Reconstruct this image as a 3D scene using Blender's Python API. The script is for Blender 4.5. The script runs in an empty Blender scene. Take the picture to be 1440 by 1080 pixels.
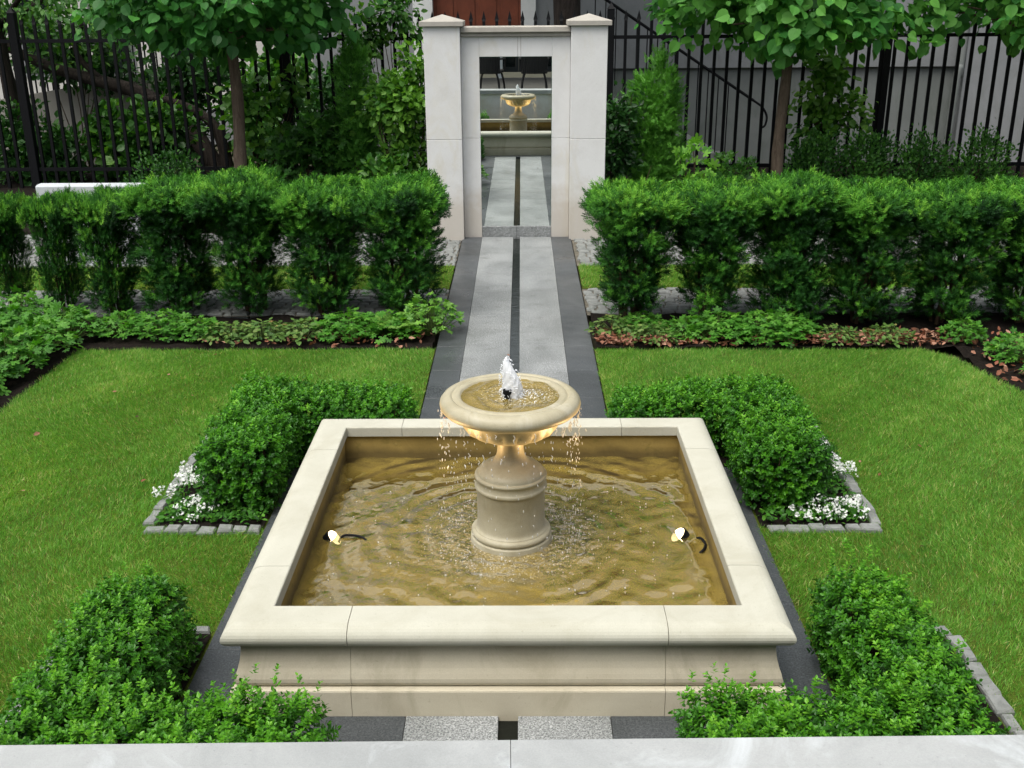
import bpy, math, random
import numpy as np
from mathutils import Matrix, Vector

rng = np.random.default_rng(7)
random.seed(7)
S = bpy.context.scene
COL = S.collection
PI = math.pi

# ------------------------------------------------------------------ mesh building
class MB:
    """collects vertices / faces (numpy) and links them as ONE mesh object"""
    def __init__(self):
        self.v = []; self.f = []; self.t = []; self.n = 0
    def add(self, v, faces, tone=0.5):
        v = np.asarray(v, float).reshape(-1, 3)
        for f in faces:
            f = np.asarray(f, np.int64)
            if f.size: self.f.append(f + self.n)
        self.v.append(v)
        self.t.append(np.broadcast_to(np.asarray(tone, float), (len(v),)).copy())
        self.n += len(v)
        return self
    def box(self, x0, x1, y0, y1, z0, z1, b=0.0, tone=0.5):
        if b <= 0:
            v = [(x, y, z) for z in (z0, z1) for y in (y0, y1) for x in (x0, x1)]
            f = [(0, 2, 3, 1), (4, 5, 7, 6), (0, 1, 5, 4), (2, 6, 7, 3), (0, 4, 6, 2), (1, 3, 7, 5)]
            return self.add(v, [f], tone)
        # chamfered box: 24 verts
        v = []; idx = {}
        for sx in (0, 1):
            for sy in (0, 1):
                for sz in (0, 1):
                    X = (x0, x1)[sx]; Y = (y0, y1)[sy]; Z = (z0, z1)[sz]
                    dx = b if sx == 0 else -b; dy = b if sy == 0 else -b; dz = b if sz == 0 else -b
                    idx[(sx, sy, sz, 'x')] = len(v); v.append((X, Y + dy, Z + dz))
                    idx[(sx, sy, sz, 'y')] = len(v); v.append((X + dx, Y, Z + dz))
                    idx[(sx, sy, sz, 'z')] = len(v); v.append((X + dx, Y + dy, Z))
        q = []; t = []
        for s in (0, 1):
            r = [(0, 0), (1, 0), (1, 1), (0, 1)]
            if s == 0: r = r[::-1]
            q.append([idx[(s, a, c, 'x')] for a, c in r])
            q.append([idx[(a, s, c, 'y')] for a, c in r[::-1]])
            q.append([idx[(a, c, s, 'z')] for a, c in r])
        for a in (0, 1):
            for c in (0, 1):
                e = [idx[(a, c, 0, 'x')], idx[(a, c, 1, 'x')], idx[(a, c, 1, 'y')], idx[(a, c, 0, 'y')]]
                q.append(e if (a ^ c) else e[::-1])
                e = [idx[(a, 0, c, 'x')], idx[(a, 1, c, 'x')], idx[(a, 1, c, 'z')], idx[(a, 0, c, 'z')]]
                q.append(e[::-1] if (a ^ c) else e)
                e = [idx[(0, a, c, 'y')], idx[(1, a, c, 'y')], idx[(1, a, c, 'z')], idx[(0, a, c, 'z')]]
                q.append(e if (a ^ c) else e[::-1])
        for a in (0, 1):
            for c in (0, 1):
                for d in (0, 1):
                    e = [idx[(a, c, d, k)] for k in 'xyz']
                    t.append(e if (a + c + d) % 2 == 1 else e[::-1])
        return self.add(v, [q, t], tone)
    def tube(self, pts, rad, seg=8, tone=0.5, cap=True):
        P = np.asarray(pts, float); n = len(P)
        R = np.broadcast_to(np.asarray(rad, float), (n,))
        T = np.gradient(P, axis=0); T /= np.linalg.norm(T, axis=1)[:, None] + 1e-12
        ref = np.array([0.0, 0, 1]) if abs(T[0][2]) < 0.9 else np.array([1.0, 0, 0])
        u = np.cross(T[0], ref); u /= np.linalg.norm(u)
        a = np.arange(seg) / seg * 2 * PI
        V = []
        for i in range(n):
            u = u - T[i] * (u @ T[i]); u /= np.linalg.norm(u) + 1e-12
            w = np.cross(T[i], u)
            V.append(P[i] + R[i] * (np.cos(a)[:, None] * u + np.sin(a)[:, None] * w))
        V = np.concatenate(V)
        q = [(i * seg + k, i * seg + (k + 1) % seg, (i + 1) * seg + (k + 1) % seg, (i + 1) * seg + k) for i in range(n - 1) for k in range(seg)]
        fs = [q]
        if cap:
            fs.append([list(range(seg))[::-1]]); fs.append([[(n - 1) * seg + k for k in range(seg)]])
        return self.add(V, fs, tone)
    def lathe(self, prof, c, seg=64, mod=None, tone=0.5):
        prof = np.asarray(prof, float); n = len(prof)
        a = np.arange(seg) / seg * 2 * PI
        V = np.empty((n, seg, 3))
        for i, (r, z) in enumerate(prof):
            rr = np.full(seg, r)
            if mod is not None: rr = rr + mod(a, r, z)
            V[i, :, 0] = c[0] + rr * np.cos(a); V[i, :, 1] = c[1] + rr * np.sin(a); V[i, :, 2] = c[2] + z
        q = [(i * seg + k, i * seg + (k + 1) % seg, (i + 1) * seg + (k + 1) % seg, (i + 1) * seg + k) for i in range(n - 1) for k in range(seg)]
        return self.add(V.reshape(-1, 3), [q], tone)
    def grid(self, x0, x1, y0, y1, z, nx=1, ny=1, fz=None):
        X, Y = np.meshgrid(np.linspace(x0, x1, nx + 1), np.linspace(y0, y1, ny + 1))
        Z = np.full_like(X, z) if fz is None else fz(X, Y)
        i = np.arange((nx + 1) * (ny + 1)).reshape(ny + 1, nx + 1)
        q = np.stack([i[:-1, :-1], i[:-1, 1:], i[1:, 1:], i[1:, :-1]], -1).reshape(-1, 4)
        return self.add(np.stack([X, Y, Z], -1), [q])
    def poly_prism(self, pts, z0, z1):
        n = len(pts)
        v = [(x, y, z0) for x, y in pts] + [(x, y, z1) for x, y in pts]
        return self.add(v, [[list(range(n))[::-1]], [list(range(n, 2 * n))],
                            [(k, (k + 1) % n, n + (k + 1) % n, n + k) for k in range(n)]])
    def inst(self, tv, tfs, pos, Y, Z, size, tone):
        """stamp a template (y = its length axis, z = its normal) at many places"""
        pos = np.asarray(pos, float); N = len(pos)
        if N == 0: return self
        Y = Y / (np.linalg.norm(Y, axis=1)[:, None] + 1e-9)
        X = np.cross(Y, Z); X /= np.linalg.norm(X, axis=1)[:, None] + 1e-9
        Zn = np.cross(X, Y)
        size = np.broadcast_to(np.asarray(size, float), (N,))
        tv = np.asarray(tv, float)
        V = (tv[None, :, 0, None] * X[:, None, :] + tv[None, :, 1, None] * Y[:, None, :] + tv[None, :, 2, None] * Zn[:, None, :]) * size[:, None, None] + pos[:, None, :]
        m = len(tv); off = (np.arange(N) * m)[:, None, None]
        fs = [(np.asarray(f)[None] + off).reshape(-1, np.asarray(f).shape[1]) for f in tfs]
        tone = np.broadcast_to(np.asarray(tone, float), (N,))
        return self.add(V.reshape(-1, 3), fs, np.repeat(tone, m))
    def build(self, name, mat, parent=None, smooth=False, origin=None):
        V = np.concatenate(self.v); T = np.concatenate(self.t)
        org = np.array(ORIG[parent.name]) if parent is not None else np.array(origin if origin is not None else (0, 0, 0), float)
        V = V - org
        sizes = np.concatenate([np.full(len(f), f.shape[1]) for f in self.f])
        loops = np.concatenate([f.ravel() for f in self.f])
        me = bpy.data.meshes.new(name)
        me.vertices.add(len(V)); me.vertices.foreach_set('co', V.astype(np.float32).ravel())
        me.loops.add(len(loops)); me.loops.foreach_set('vertex_index', loops.astype(np.int32))
        me.polygons.add(len(sizes))
        st = np.concatenate([[0], np.cumsum(sizes)[:-1]])
        me.polygons.foreach_set('loop_start', st.astype(np.int32))
        me.polygons.foreach_set('use_smooth', np.full(len(sizes), smooth, bool))
        at = me.attributes.new('tone', 'FLOAT', 'POINT'); at.data.foreach_set('value', T.astype(np.float32))
        me.update(calc_edges=True); me.validate()
        if mat is not None: me.materials.append(mat)
        o = bpy.data.objects.new(name, me); COL.objects.link(o)
        ORIG[o.name] = tuple(org)
        if parent is not None: o.parent = parent
        else: o.location = org
        return o

ORIG = {}
def thing(name, label, cat, loc=(0, 0, 0), group=None):
    o = bpy.data.objects.new(name, None); COL.objects.link(o)
    o.empty_display_size = 0.1
    o.location = loc; o['label'] = label; o['category'] = cat
    if group: o['group'] = group
    ORIG[o.name] = tuple(loc)
    return o
def tag(o, label, cat, group=None):
    o['label'] = label; o['category'] = cat
    if group: o['group'] = group
    return o
def kind(o, k, label=None, cat=None):
    o['kind'] = k
    if label: o['label'] = label
    if cat: o['category'] = cat
    return o
def dup(root, loc, rz=0.0, label=None, scale=1.0):
    r = root.copy(); COL.objects.link(r); r.location = loc; r.rotation_euler = (0, 0, rz)
    r.scale = (scale, scale, scale) if not isinstance(scale, tuple) else scale
    if label: r['label'] = label
    for ch in list(root.children):
        c = ch.copy(); COL.objects.link(c); c.parent = r
        for g in list(ch.children):
            d = g.copy(); COL.objects.link(d); d.parent = c
    return r

# ------------------------------------------------------------------ materials
class NT:
    def __init__(self, name):
        self.m = bpy.data.materials.new(name); self.m.use_nodes = True
        self.t = self.m.node_tree; self.t.nodes.clear()
        self.out = self.t.nodes.new('ShaderNodeOutputMaterial')
    def n(self, typ, **kw):
        nd = self.t.nodes.new(typ)
        for k, v in kw.items():
            if k.startswith('i_'):
                key = k[2:]
                key = int(key) if key.isdigit() else key.replace('_', ' ')
                nd.inputs[key].default_value = v
            else: setattr(nd, k, v)
        return nd
    def l(self, a, b): self.t.links.new(a, b)
    def coord(self, out='Object', scale=(1, 1, 1)):
        tc = self.n('ShaderNodeTexCoord'); mp = self.n('ShaderNodeMapping'); mp.inputs['Scale'].default_value = scale
        self.l(tc.outputs[out], mp.inputs['Vector']); return mp.outputs[0]
    def noise(self, vec, scale, detail=4, rough=0.6, dist=0.0):
        nd = self.n('ShaderNodeTexNoise'); nd.inputs['Scale'].default_value = scale; nd.inputs['Detail'].default_value = detail
        nd.inputs['Roughness'].default_value = rough; nd.inputs['Distortion'].default_value = dist
        if vec is not None: self.l(vec, nd.inputs['Vector'])
        return nd.outputs['Fac']
    def ramp(self, fac, stops, interp='LINEAR'):
        r = self.n('ShaderNodeValToRGB'); r.color_ramp.interpolation = interp
        e = r.color_ramp.elements
        while len(e) < len(stops): e.new(0.5)
        for el, (p, c) in zip(e, stops):
            el.position = p; el.color = (c[0], c[1], c[2], 1) if hasattr(c, '__len__') else (c, c, c, 1)
        self.l(fac, r.inputs[0]); return r.outputs[0]
    def mix(self, a, b, fac, mode='MIX'):
        m = self.n('ShaderNodeMix', data_type='RGBA', blend_type=mode)
        for s, x in ((m.inputs[0], fac), (m.inputs[6], a), (m.inputs[7], b)):
            if hasattr(x, 'is_linked') or isinstance(x, bpy.types.NodeSocket): self.l(x, s)
            elif hasattr(x, '__len__'): s.default_value = (x[0], x[1], x[2], 1)
            else: s.default_value = x
        return m.outputs[2]
    def bump(self, h, strength=0.3, dist=0.01):
        b = self.n('ShaderNodeBump'); b.inputs['Strength'].default_value = strength; b.inputs['Distance'].default_value = dist
        self.l(h, b.inputs['Height']); return b.outputs[0]
    def pbsdf(self, col, rough=0.8, nrm=None, spec=0.4, **kw):
        p = self.n('ShaderNodeBsdfPrincipled')
        if isinstance(col, bpy.types.NodeSocket): self.l(col, p.inputs['Base Color'])
        else: p.inputs['Base Color'].default_value = (*col, 1)
        if isinstance(rough, bpy.types.NodeSocket): self.l(rough, p.inputs['Roughness'])
        else: p.inputs['Roughness'].default_value = rough
        p.inputs['Specular IOR Level'].default_value = spec
        if nrm is not None: self.l(nrm, p.inputs['Normal'])
        for k, v in kw.items(): p.inputs[k.replace('_', ' ')].default_value = v
        return p.outputs[0]
    def done(self, sh):
        self.l(sh, self.out.inputs['Surface']); return self.m

def stone(name, base, dark, rough=0.85, grain=220, blot=3.0, stain=None, stain_amt=0.0, bump=0.12, lowstain=None):
    t = NT(name); v = t.coord('Object')
    c = t.mix(base, dark, t.ramp(t.noise(v, blot, 6, 0.65, 0.6), [(0.40, 0.0), (0.75, 1.0)]))
    g = t.noise(v, grain, 3, 0.7)
    c = t.mix(c, (0.5, 0.5, 0.5), t.ramp(g, [(0.3, 0.24), (0.7, 0.0)]), 'MULTIPLY')
    sp = t.noise(v, grain * 0.35, 2, 0.5)
    c = t.mix(c, (0.4, 0.37, 0.32), t.ramp(sp, [(0.67, 0.0), (0.75, 0.22)]), 'MULTIPLY')
    if stain:
        st = t.noise(t.coord('Object', (1, 1, 0.35)), 2.6, 7, 0.7, 1.0)
        c = t.mix(c, stain, t.ramp(st, [(0.52, 0.0), (0.72, stain_amt)]))
    if lowstain:   # splashed-up dirt round the foot, a stain with its own ragged edge
        sx = t.n('ShaderNodeSeparateXYZ'); t.l(t.coord('Object'), sx.inputs[0])
        nz = t.n('ShaderNodeMath', operation='MULTIPLY_ADD'); t.l(t.noise(v, 5, 5, 0.65), nz.inputs[0]); nz.inputs[1].default_value = -0.7; t.l(sx.outputs[2], nz.inputs[2])
        c = t.mix(c, lowstain, t.ramp(nz.outputs[0], [(0.0, 0.65), (0.28, 0.0)]))
    nr = t.bump(t.mix(g, t.noise(v, 14, 5, 0.6), 0.5), bump, 0.006)
    return t.done(t.pbsdf(c, rough, nr, 0.3))

def granite(name, a, b, c3, rough, wet=0.0):
    t = NT(name); v = t.coord('Object')
    n1 = t.noise(v, 125, 3, 0.75); n2 = t.noise(v, 70, 3, 0.6)
    c = t.mix(a, b, t.ramp(n1, [(0.40, 0.0), (0.60, 1.0)]))
    c = t.mix(c, c3, t.ramp(n2, [(0.58, 0.0), (0.66, 0.7)]))
    bl = t.noise(v, 1.6, 5, 0.6, 0.5)
    c = t.mix(c, (0.62, 0.63, 0.62), t.ramp(bl, [(0.38, 0.0), (0.62, 0.75)]), 'MULTIPLY')
    c = t.mix(c, (0.5, 0.5, 0.47), t.ramp(t.noise(v, 7, 6, 0.7, 0.6), [(0.56, 0.0), (0.70, 0.6)]), 'MULTIPLY')
    r = t.ramp(t.noise(v, 1.1, 4, 0.6, 0.4), [(0.35, max(0.05, rough - wet)), (0.65, rough)])
    return t.done(t.pbsdf(c, r, t.bump(n1, 0.15, 0.003), 0.45))

def leafmat(name, stops, rough=0.4, transl=0.3, spec=0.4, trcol=None):
    t = NT(name)
    at = t.n('ShaderNodeAttribute', attribute_name='tone', attribute_type='GEOMETRY')
    rnd = t.n('ShaderNodeNewGeometry').outputs['Random Per Island']
    m = t.n('ShaderNodeMath', operation='MULTIPLY_ADD'); t.l(rnd, m.inputs[0]); m.inputs[1].default_value = 0.22; t.l(at.outputs['Fac'], m.inputs[2])
    s = t.n('ShaderNodeMath', operation='SUBTRACT'); t.l(m.outputs[0], s.inputs[0]); s.inputs[1].default_value = 0.11
    c = t.ramp(s.outputs[0], stops)
    p = t.pbsdf(c, rough, None, spec)
    tr = t.n('ShaderNodeBsdfTranslucent')
    c2 = t.mix(c, trcol or (0.9, 1.0, 0.35), 1.0, 'MULTIPLY')
    c2 = t.mix(c2, (1.6, 1.6, 1.6), 1.0, 'MULTIPLY')
    t.l(c2, tr.inputs['Color'])
    mx = t.n('ShaderNodeMixShader'); mx.inputs[0].default_value = transl
    t.l(p, mx.inputs[1]); t.l(tr.outputs[0], mx.inputs[2])
    return t.done(mx.outputs[0])

def plain(name, col, rough=0.7, spec=0.4, var=0.25, scale=8, bump=0.1, bscale=60, metallic=0.0):
    t = NT(name); v = t.coord('Object')
    d = tuple(x * (1 - var) for x in col)
    c = t.mix(col, d, t.ramp(t.noise(v, scale, 6, 0.65, 0.4), [(0.35, 0.0), (0.7, 1.0)]))
    return t.done(t.pbsdf(c, rough, t.bump(t.noise(v, bscale, 4, 0.6), bump, 0.01), spec, Metallic=metallic))

M = {}
M['cream'] = stone('cream_sandstone', (0.475, 0.47, 0.395), (0.405, 0.395, 0.32), stain=(0.34, 0.325, 0.25), stain_amt=0.55)
M['cream_wall'] = stone('cream_sandstone_wall', (0.56, 0.515, 0.40), (0.48, 0.43, 0.32), stain=(0.32, 0.285, 0.20), stain_amt=0.7)
M['mortar'] = plain('mortar', (0.42, 0.38, 0.29), 0.95, 0.2)
M['urn'] = stone('urn_stone', (0.42, 0.385, 0.275), (0.33, 0.295, 0.195), rough=0.38, stain=(0.52, 0.50, 0.41), stain_amt=0.8, bump=0.35, blot=7)
M['white_stone'] = stone('white_stone', (0.69, 0.695, 0.69), (0.62, 0.62, 0.61), stain=(0.54, 0.50, 0.38), stain_amt=0.5, lowstain=(0.46, 0.41, 0.34))
M['coping_white'] = stone('coping_white', (0.365, 0.38, 0.38), (0.265, 0.28, 0.28), stain=(0.47, 0.50, 0.515), stain_amt=0.9, blot=2.2, bump=0.3)
M['cap'] = stone('cap_stone', (0.42, 0.40, 0.355), (0.33, 0.31, 0.28), stain=(0.24, 0.22, 0.20), stain_amt=0.5)
M['granite'] = granite('light_granite', (0.09, 0.098, 0.10), (0.37, 0.385, 0.385), (0.50, 0.51, 0.51), 0.6, 0.25)
M['basalt'] = granite('dark_granite', (0.036, 0.041, 0.045), (0.090, 0.099, 0.106), (0.135, 0.146, 0.155), 0.55, 0.3)
M['sett'] = stone('granite_setts', (0.235, 0.245, 0.235), (0.13, 0.14, 0.13), grain=90, blot=12, bump=1.0)
M['soil'] = plain('dark_soil', (0.013, 0.010, 0.008), 0.95, 0.1, 0.5, 20, 0.9, 45)
M['lawnsoil'] = plain('lawn_thatch', (0.085, 0.12, 0.016), 0.95, 0.1, 0.5, 10, 0.8, 70)
M['ground'] = plain('ground_earth', (0.06, 0.055, 0.035), 0.95, 0.2, 0.5, 3, 0.6, 20)
M['sand'] = plain('sett_bedding', (0.16, 0.145, 0.115), 0.95, 0.2, 0.5, 12, 0.5, 80)
M['iron'] = plain('black_iron', (0.005, 0.0055, 0.007), 0.6, 0.15, 0.3, 30, 0.1, 90)
M['bark'] = None
def bark(name, a, b, sc=(18, 18, 3)):
    t = NT(name); v = t.coord('Object', sc)
    n = t.noise(v, 1.4, 6, 0.7, 0.8)
    c = t.mix(a, b, t.ramp(n, [(0.35, 0.0), (0.65, 1.0)]))
    return t.done(t.pbsdf(c, 0.9, t.bump(n, 0.8, 0.02), 0.2))
M['bark'] = bark('pale_bark', (0.15, 0.115, 0.085), (0.07, 0.05, 0.037))
M['bark_dark'] = bark('dark_bark', (0.05, 0.040, 0.034), (0.018, 0.014, 0.012))
M['twig'] = plain('twig', (0.075, 0.05, 0.03), 0.9, 0.2, 0.5, 30)
M['stem_green'] = plain('green_stem', (0.10, 0.16, 0.04), 0.7, 0.3, 0.4, 20)

M['box'] = leafmat('box_leaf', [(0.0, (0.007, 0.038, 0.004)), (0.45, (0.032, 0.140, 0.008)), (0.8, (0.085, 0.275, 0.010)), (1.0, (0.19, 0.42, 0.03))], 0.40, 0.22, 0.28)
M['yew'] = leafmat('yew_needles', [(0.0, (0.006, 0.026, 0.008)), (0.45, (0.024, 0.108, 0.014)), (0.8, (0.088, 0.275, 0.026)), (1.0, (0.18, 0.40, 0.045))], 0.6, 0.2, 0.2)
M['linden'] = leafmat('linden_leaf', [(0.0, (0.014, 0.070, 0.014)), (0.5, (0.044, 0.180, 0.032)), (1.0, (0.12, 0.33, 0.055))], 0.5, 0.3, 0.22)
M['vine'] = leafmat('climber_leaf', [(0.0, (0.016, 0.060, 0.010)), (0.5, (0.050, 0.170, 0.022)), (1.0, (0.18, 0.38, 0.05))], 0.42, 0.3, 0.4)
M['shrub'] = leafmat('shrub_leaf', [(0.0, (0.010, 0.042, 0.010)), (0.5, (0.032, 0.115, 0.020)), (1.0, (0.10, 0.27, 0.04))], 0.45, 0.25, 0.35)
M['thuja'] = leafmat('thuja_spray', [(0.0, (0.014, 0.055, 0.010)), (0.5, (0.040, 0.155, 0.020)), (1.0, (0.13, 0.36, 0.045))], 0.55, 0.25, 0.3)
M['geranium'] = leafmat('geranium_leaf', [(0.0, (0.020, 0.075, 0.010)), (0.5, (0.058, 0.200, 0.020)), (1.0, (0.16, 0.37, 0.045))], 0.5, 0.35, 0.3)
M['redleaf'] = leafmat('reddish_leaf', [(0.0, (0.03, 0.085, 0.02)), (0.42, (0.10, 0.20, 0.04)), (0.66, (0.19, 0.25, 0.07)), (0.82, (0.28, 0.10, 0.06)), (1.0, (0.46, 0.28, 0.2))], 0.55, 0.3, 0.3, (1, 0.8, 0.5))
M['fern'] = leafmat('fern_frond', [(0.0, (0.06, 0.16, 0.02)), (1.0, (0.20, 0.38, 0.06))], 0.5, 0.35, 0.3)
M['grass'] = leafmat('grass_blade', [(0.0, (0.050, 0.155, 0.020)), (0.40, (0.118, 0.300, 0.036)), (0.72, (0.215, 0.410, 0.070)), (0.9, (0.42, 0.46, 0.13)), (1.0, (0.50, 0.45, 0.22))], 0.5, 0.35, 0.3)
M['petal'] = leafmat('white_petal', [(0.0, (0.72, 0.74, 0.72)), (1.0, (0.86, 0.86, 0.84))], 0.6, 0.3, 0.2, (1, 1, 1))
M['litter'] = leafmat('dry_leaf', [(0.0, (0.06, 0.035, 0.02)), (0.5, (0.22, 0.085, 0.05)), (1.0, (0.46, 0.27, 0.19))], 0.8, 0.15, 0.2, (1, .8, .5))

# ------------------------------------------------------------------ leaf templates (y = length, z = normal)
def leaf_simple(w=0.28, fold=0.06, droop=0.05):
    v = [(0, 0, 0), (w, 0.35, fold), (w * 0.75, 0.72, fold * 0.8 - droop * .5), (0, 1, -droop), (-w * 0.75, 0.72, fold * 0.8 - droop * .5), (-w, 0.35, fold)]
    return v, [[(0, 1, 2, 3), (0, 3, 4, 5)]]
def leaf_heart():
    out = [(0, 0.03, 0), (0.17, -0.02, .02), (0.36, 0.10, .04), (0.45, 0.32, .05), (0.41, 0.57, .03), (0.26, 0.78, .0), (0.09, 0.94, -.05), (0, 1.05, -.10)]
    r = out; l = [(-x, y, z) for x, y, z in out[1:-1]]
    v = r + l + [(0, 0.35, -0.02), (0, 0.7, -0.05)]
    n = len(r); a, b = len(v) - 2, len(v) - 1
    L = [0] + list(range(n, n + len(l))) + [n - 1]
    Rr = list(range(n))
    t = []; 
    for i in range(n - 1):
        c = a if i < 4 else b
        t.append((c, Rr[i], Rr[i + 1])); t.append((c, L[i + 1], L[i]))
    t.append((a, Rr[4], b)); t.append((a, b, L[4]))
    return v, [t]
def leaf_palm(lobes=5, notch=0.5):
    out = []
    n = lobes * 4
    for k in range(n + 1):
        th = -2.45 + 4.9 * k / n
        ph = (k % 4) / 4.0
        r = notch + (1 - notch) * (0.5 - 0.5 * math.cos(2 * PI * ((k + 2) % 4) / 4.0 + PI))
        r = {0: notch, 1: 0.86, 2: 1.0, 3: 0.86}[k % 4] * (0.80 + 0.2 * math.cos(th))
        out.append((0.5 * r * math.sin(th), 0.42 + 0.55 * r * math.cos(th), 0.05 * (k % 4 == 2) - 0.10 * r * r))
    v = [(0, 0.42, 0)] + out
    return v, [[(0, i + 1, i) for i in range(1, len(out))]]
LEAF = leaf_simple(); LEAFB = leaf_simple(0.31, 0.05, 0.1); HEART = leaf_heart(); PALM = leaf_palm(5, 0.48); NARROW = leaf_simple(0.13, 0.03, 0.12)
FLOWER = ([(0, 0, 0)] + [(0.5 * r * math.cos(a), 0.5 * r * math.sin(a), 0.04 * (r > .6)) for k in range(5) for (r, a) in ((0.35, k * 1.2566 - 0.6), (0.95, k * 1.2566 - 0.28), (0.95, k * 1.2566 + 0.28))],
          [[(0, 1 + i, 1 + (i + 1) % 15) for i in range(15)]])

def merge(parts):
    v = []; fs = {}
    for tv, tf in parts:
        o = len(v); v += [tuple(p) for p in tv]
        for f in tf:
            for q in f: fs.setdefault(len(q), []).append(tuple(i + o for i in q))
    return v, list(fs.values())
def place(tpl, pos, Y, Z, s):
    m = MB().inst(tpl[0], tpl[1], np.array([pos]), np.array([Y], float), np.array([Z], float), s, 0.5)
    return m.v[0].tolist(), [f.tolist() for f in m.f]
def shoot_box(seed, nleaf=10):
    r = random.Random(seed); ps = []
    for i in range(nleaf):
        h = 0.15 + 0.8 * i / nleaf; a = (i // 2) * PI / 2 + (i % 2) * PI + r.uniform(-.4, .4)
        up = 0.25 + 0.9 * (i / nleaf) ** 2 + r.uniform(-.15, .25)
        d = (math.cos(a), up, math.sin(a))
        ps.append(place(LEAFB, (0, h, 0), d, (-math.cos(a) * up, 1.0, -math.sin(a) * up + .01), r.uniform(0.34, 0.48) * (1.0 - 0.25 * i / nleaf)))
    return merge(ps)
def shoot_yew(seed, n=18):
    r = random.Random(seed); vs = []; q = []
    for i in range(n):
        h = 0.08 + 0.88 * i / n; a = i * 2.4 + r.uniform(-.3, .3)
        up = 0.45 + 0.7 * i / n
        d = np.array([math.cos(a), up, math.sin(a) * 0.8]); d /= np.linalg.norm(d)
        s = np.cross(d, [0, 1, 0]); s /= np.linalg.norm(s) + 1e-6
        L = r.uniform(0.36, 0.52); w = 0.042
        b = np.array([0, h, 0]); k = len(vs)
        vs += [tuple(b - s * w * .6), tuple(b + s * w * .6), tuple(b + d * L * .6 + s * w), tuple(b + d * L), tuple(b + d * L * .6 - s * w)]
        q.append((k, k + 1, k + 2, k + 3, k + 4))
    return vs, [q]
def spray_thuja(seed, n=11):
    r = random.Random(seed); ps = []
    for i in range(n):
        h = 0.85 * i / n; s = 1 if i % 2 else -1
        ps.append(place(NARROW, (0, h, 0), (s * 0.8, 0.9, r.uniform(-.15, .15)), (0.1 * s, 0, 1), r.uniform(.3, .42) * (1.15 - .6 * i / n)))
    ps.append(place(NARROW, (0, .7, 0), (0, 1, 0), (0, 0, 1), .35))
    return merge(ps)
BOXS = [shoot_box(i) for i in range(5)]
YEWS = [shoot_yew(i) for i in range(5)]
THUJ = [spray_thuja(i) for i in range(4)]

def runit(n):
    v = rng.normal(size=(n, 3)); return v / np.linalg.norm(v, axis=1)[:, None]
def scatter(mb, tpls, pos, Y, Z, size, tone):
    k = rng.integers(0, len(tpls), len(pos)); size = np.broadcast_to(size, (len(pos),)); tone = np.broadcast_to(tone, (len(pos),))
    for i, (tv, tf) in enumerate(tpls):
        m = k == i
        mb.inst(tv, tf, pos[m], Y[m], Z[m], size[m], tone[m])
    return mb
def wob(P, f=1.0, seed=0.0):
    x, y, z = P[:, 0], P[:, 1], P[:, 2]
    return (np.sin(x * 7.1 * f + 1.3 + seed) * np.sin(y * 6.3 * f + seed * 2.1) + np.sin(z * 8.7 * f + x * 3.1 * f + seed * .7) * .7 + np.sin(y * 13.0 * f - x * 11.0 * f + seed) * .5) / 2.2

# ------------------------------------------------------------------ world, sun, camera
w = bpy.data.worlds.new('World'); S.world = w; w.use_nodes = True
nt = w.node_tree; nt.nodes.clear()
SUN_EL, SUN_AZ = math.radians(66), math.radians(222)      # azimuth: clockwise from +Y
sky = nt.nodes.new('ShaderNodeTexSky'); sky.sky_type = 'NISHITA'; sky.sun_disc = False
sky.sun_elevation = SUN_EL; sky.sun_rotation = SUN_AZ; sky.air_density = 1.0; sky.dust_density = 6.0; sky.ozone_density = 1.0
bg = nt.nodes.new('ShaderNodeBackground'); bg.inputs['Strength'].default_value = 0.15
wo = nt.nodes.new('ShaderNodeOutputWorld')
hs_ = nt.nodes.new('ShaderNodeHueSaturation'); hs_.inputs['Saturation'].default_value = 0.45
nt.links.new(sky.outputs[0], hs_.inputs['Color']); nt.links.new(hs_.outputs[0], bg.inputs[0]); nt.links.new(bg.outputs[0], wo.inputs[0])
sl = bpy.data.lights.new('sun', 'SUN'); sl.energy = 1.75; sl.angle = math.radians(50); sl.color = (1.0, 0.985, 0.90)
so = bpy.data.objects.new('sun', sl); COL.objects.link(so)
sd = Vector((math.sin(SUN_AZ) * math.cos(SUN_EL), math.cos(SUN_AZ) * math.cos(SUN_EL), math.sin(SUN_EL)))
so.rotation_euler = sd.to_track_quat('Z', 'Y').to_euler(); so.location = (0, 4, 12)

cd = bpy.data.cameras.new('camera'); cam = bpy.data.objects.new('camera', cd); COL.objects.link(cam); S.camera = cam
F, PITCH, YAW, ROLL, CX, CH = 1498.96, 0.3506, 0.0103, -0.0072, 0.06, 2.6534
f0 = Vector((-math.sin(YAW), math.cos(YAW), 0)); r0 = Vector((math.cos(YAW), math.sin(YAW), 0)); u0 = Vector((0, 0, 1))
fw = f0 * math.cos(PITCH) - u0 * math.sin(PITCH); up = u0 * math.cos(PITCH) + f0 * math.sin(PITCH)
rr = r0 * math.cos(ROLL) + up * math.sin(ROLL); uu = up * math.cos(ROLL) - r0 * math.sin(ROLL)
cam.matrix_world = Matrix(((rr.x, uu.x, -fw.x, CX), (rr.y, uu.y, -fw.y, 0), (rr.z, uu.z, -fw.z, CH), (0, 0, 0, 1)))
cd.sensor_width = 36; cd.lens = F / 1440 * 36; cd.clip_end = 500; cd.clip_start = 0.05
S.view_settings.view_transform = 'Standard'; S.view_settings.look = 'None'; S.view_settings.exposure = 0.50; S.view_settings.gamma = 1.0
S.render.resolution_x = 1024; S.render.resolution_y = 768
S.cycles.use_denoising = True
S.cycles.max_bounces = 7; S.cycles.transparent_max_bounces = 12; S.cycles.diffuse_bounces = 3; S.cycles.glossy_bounces = 4
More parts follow.
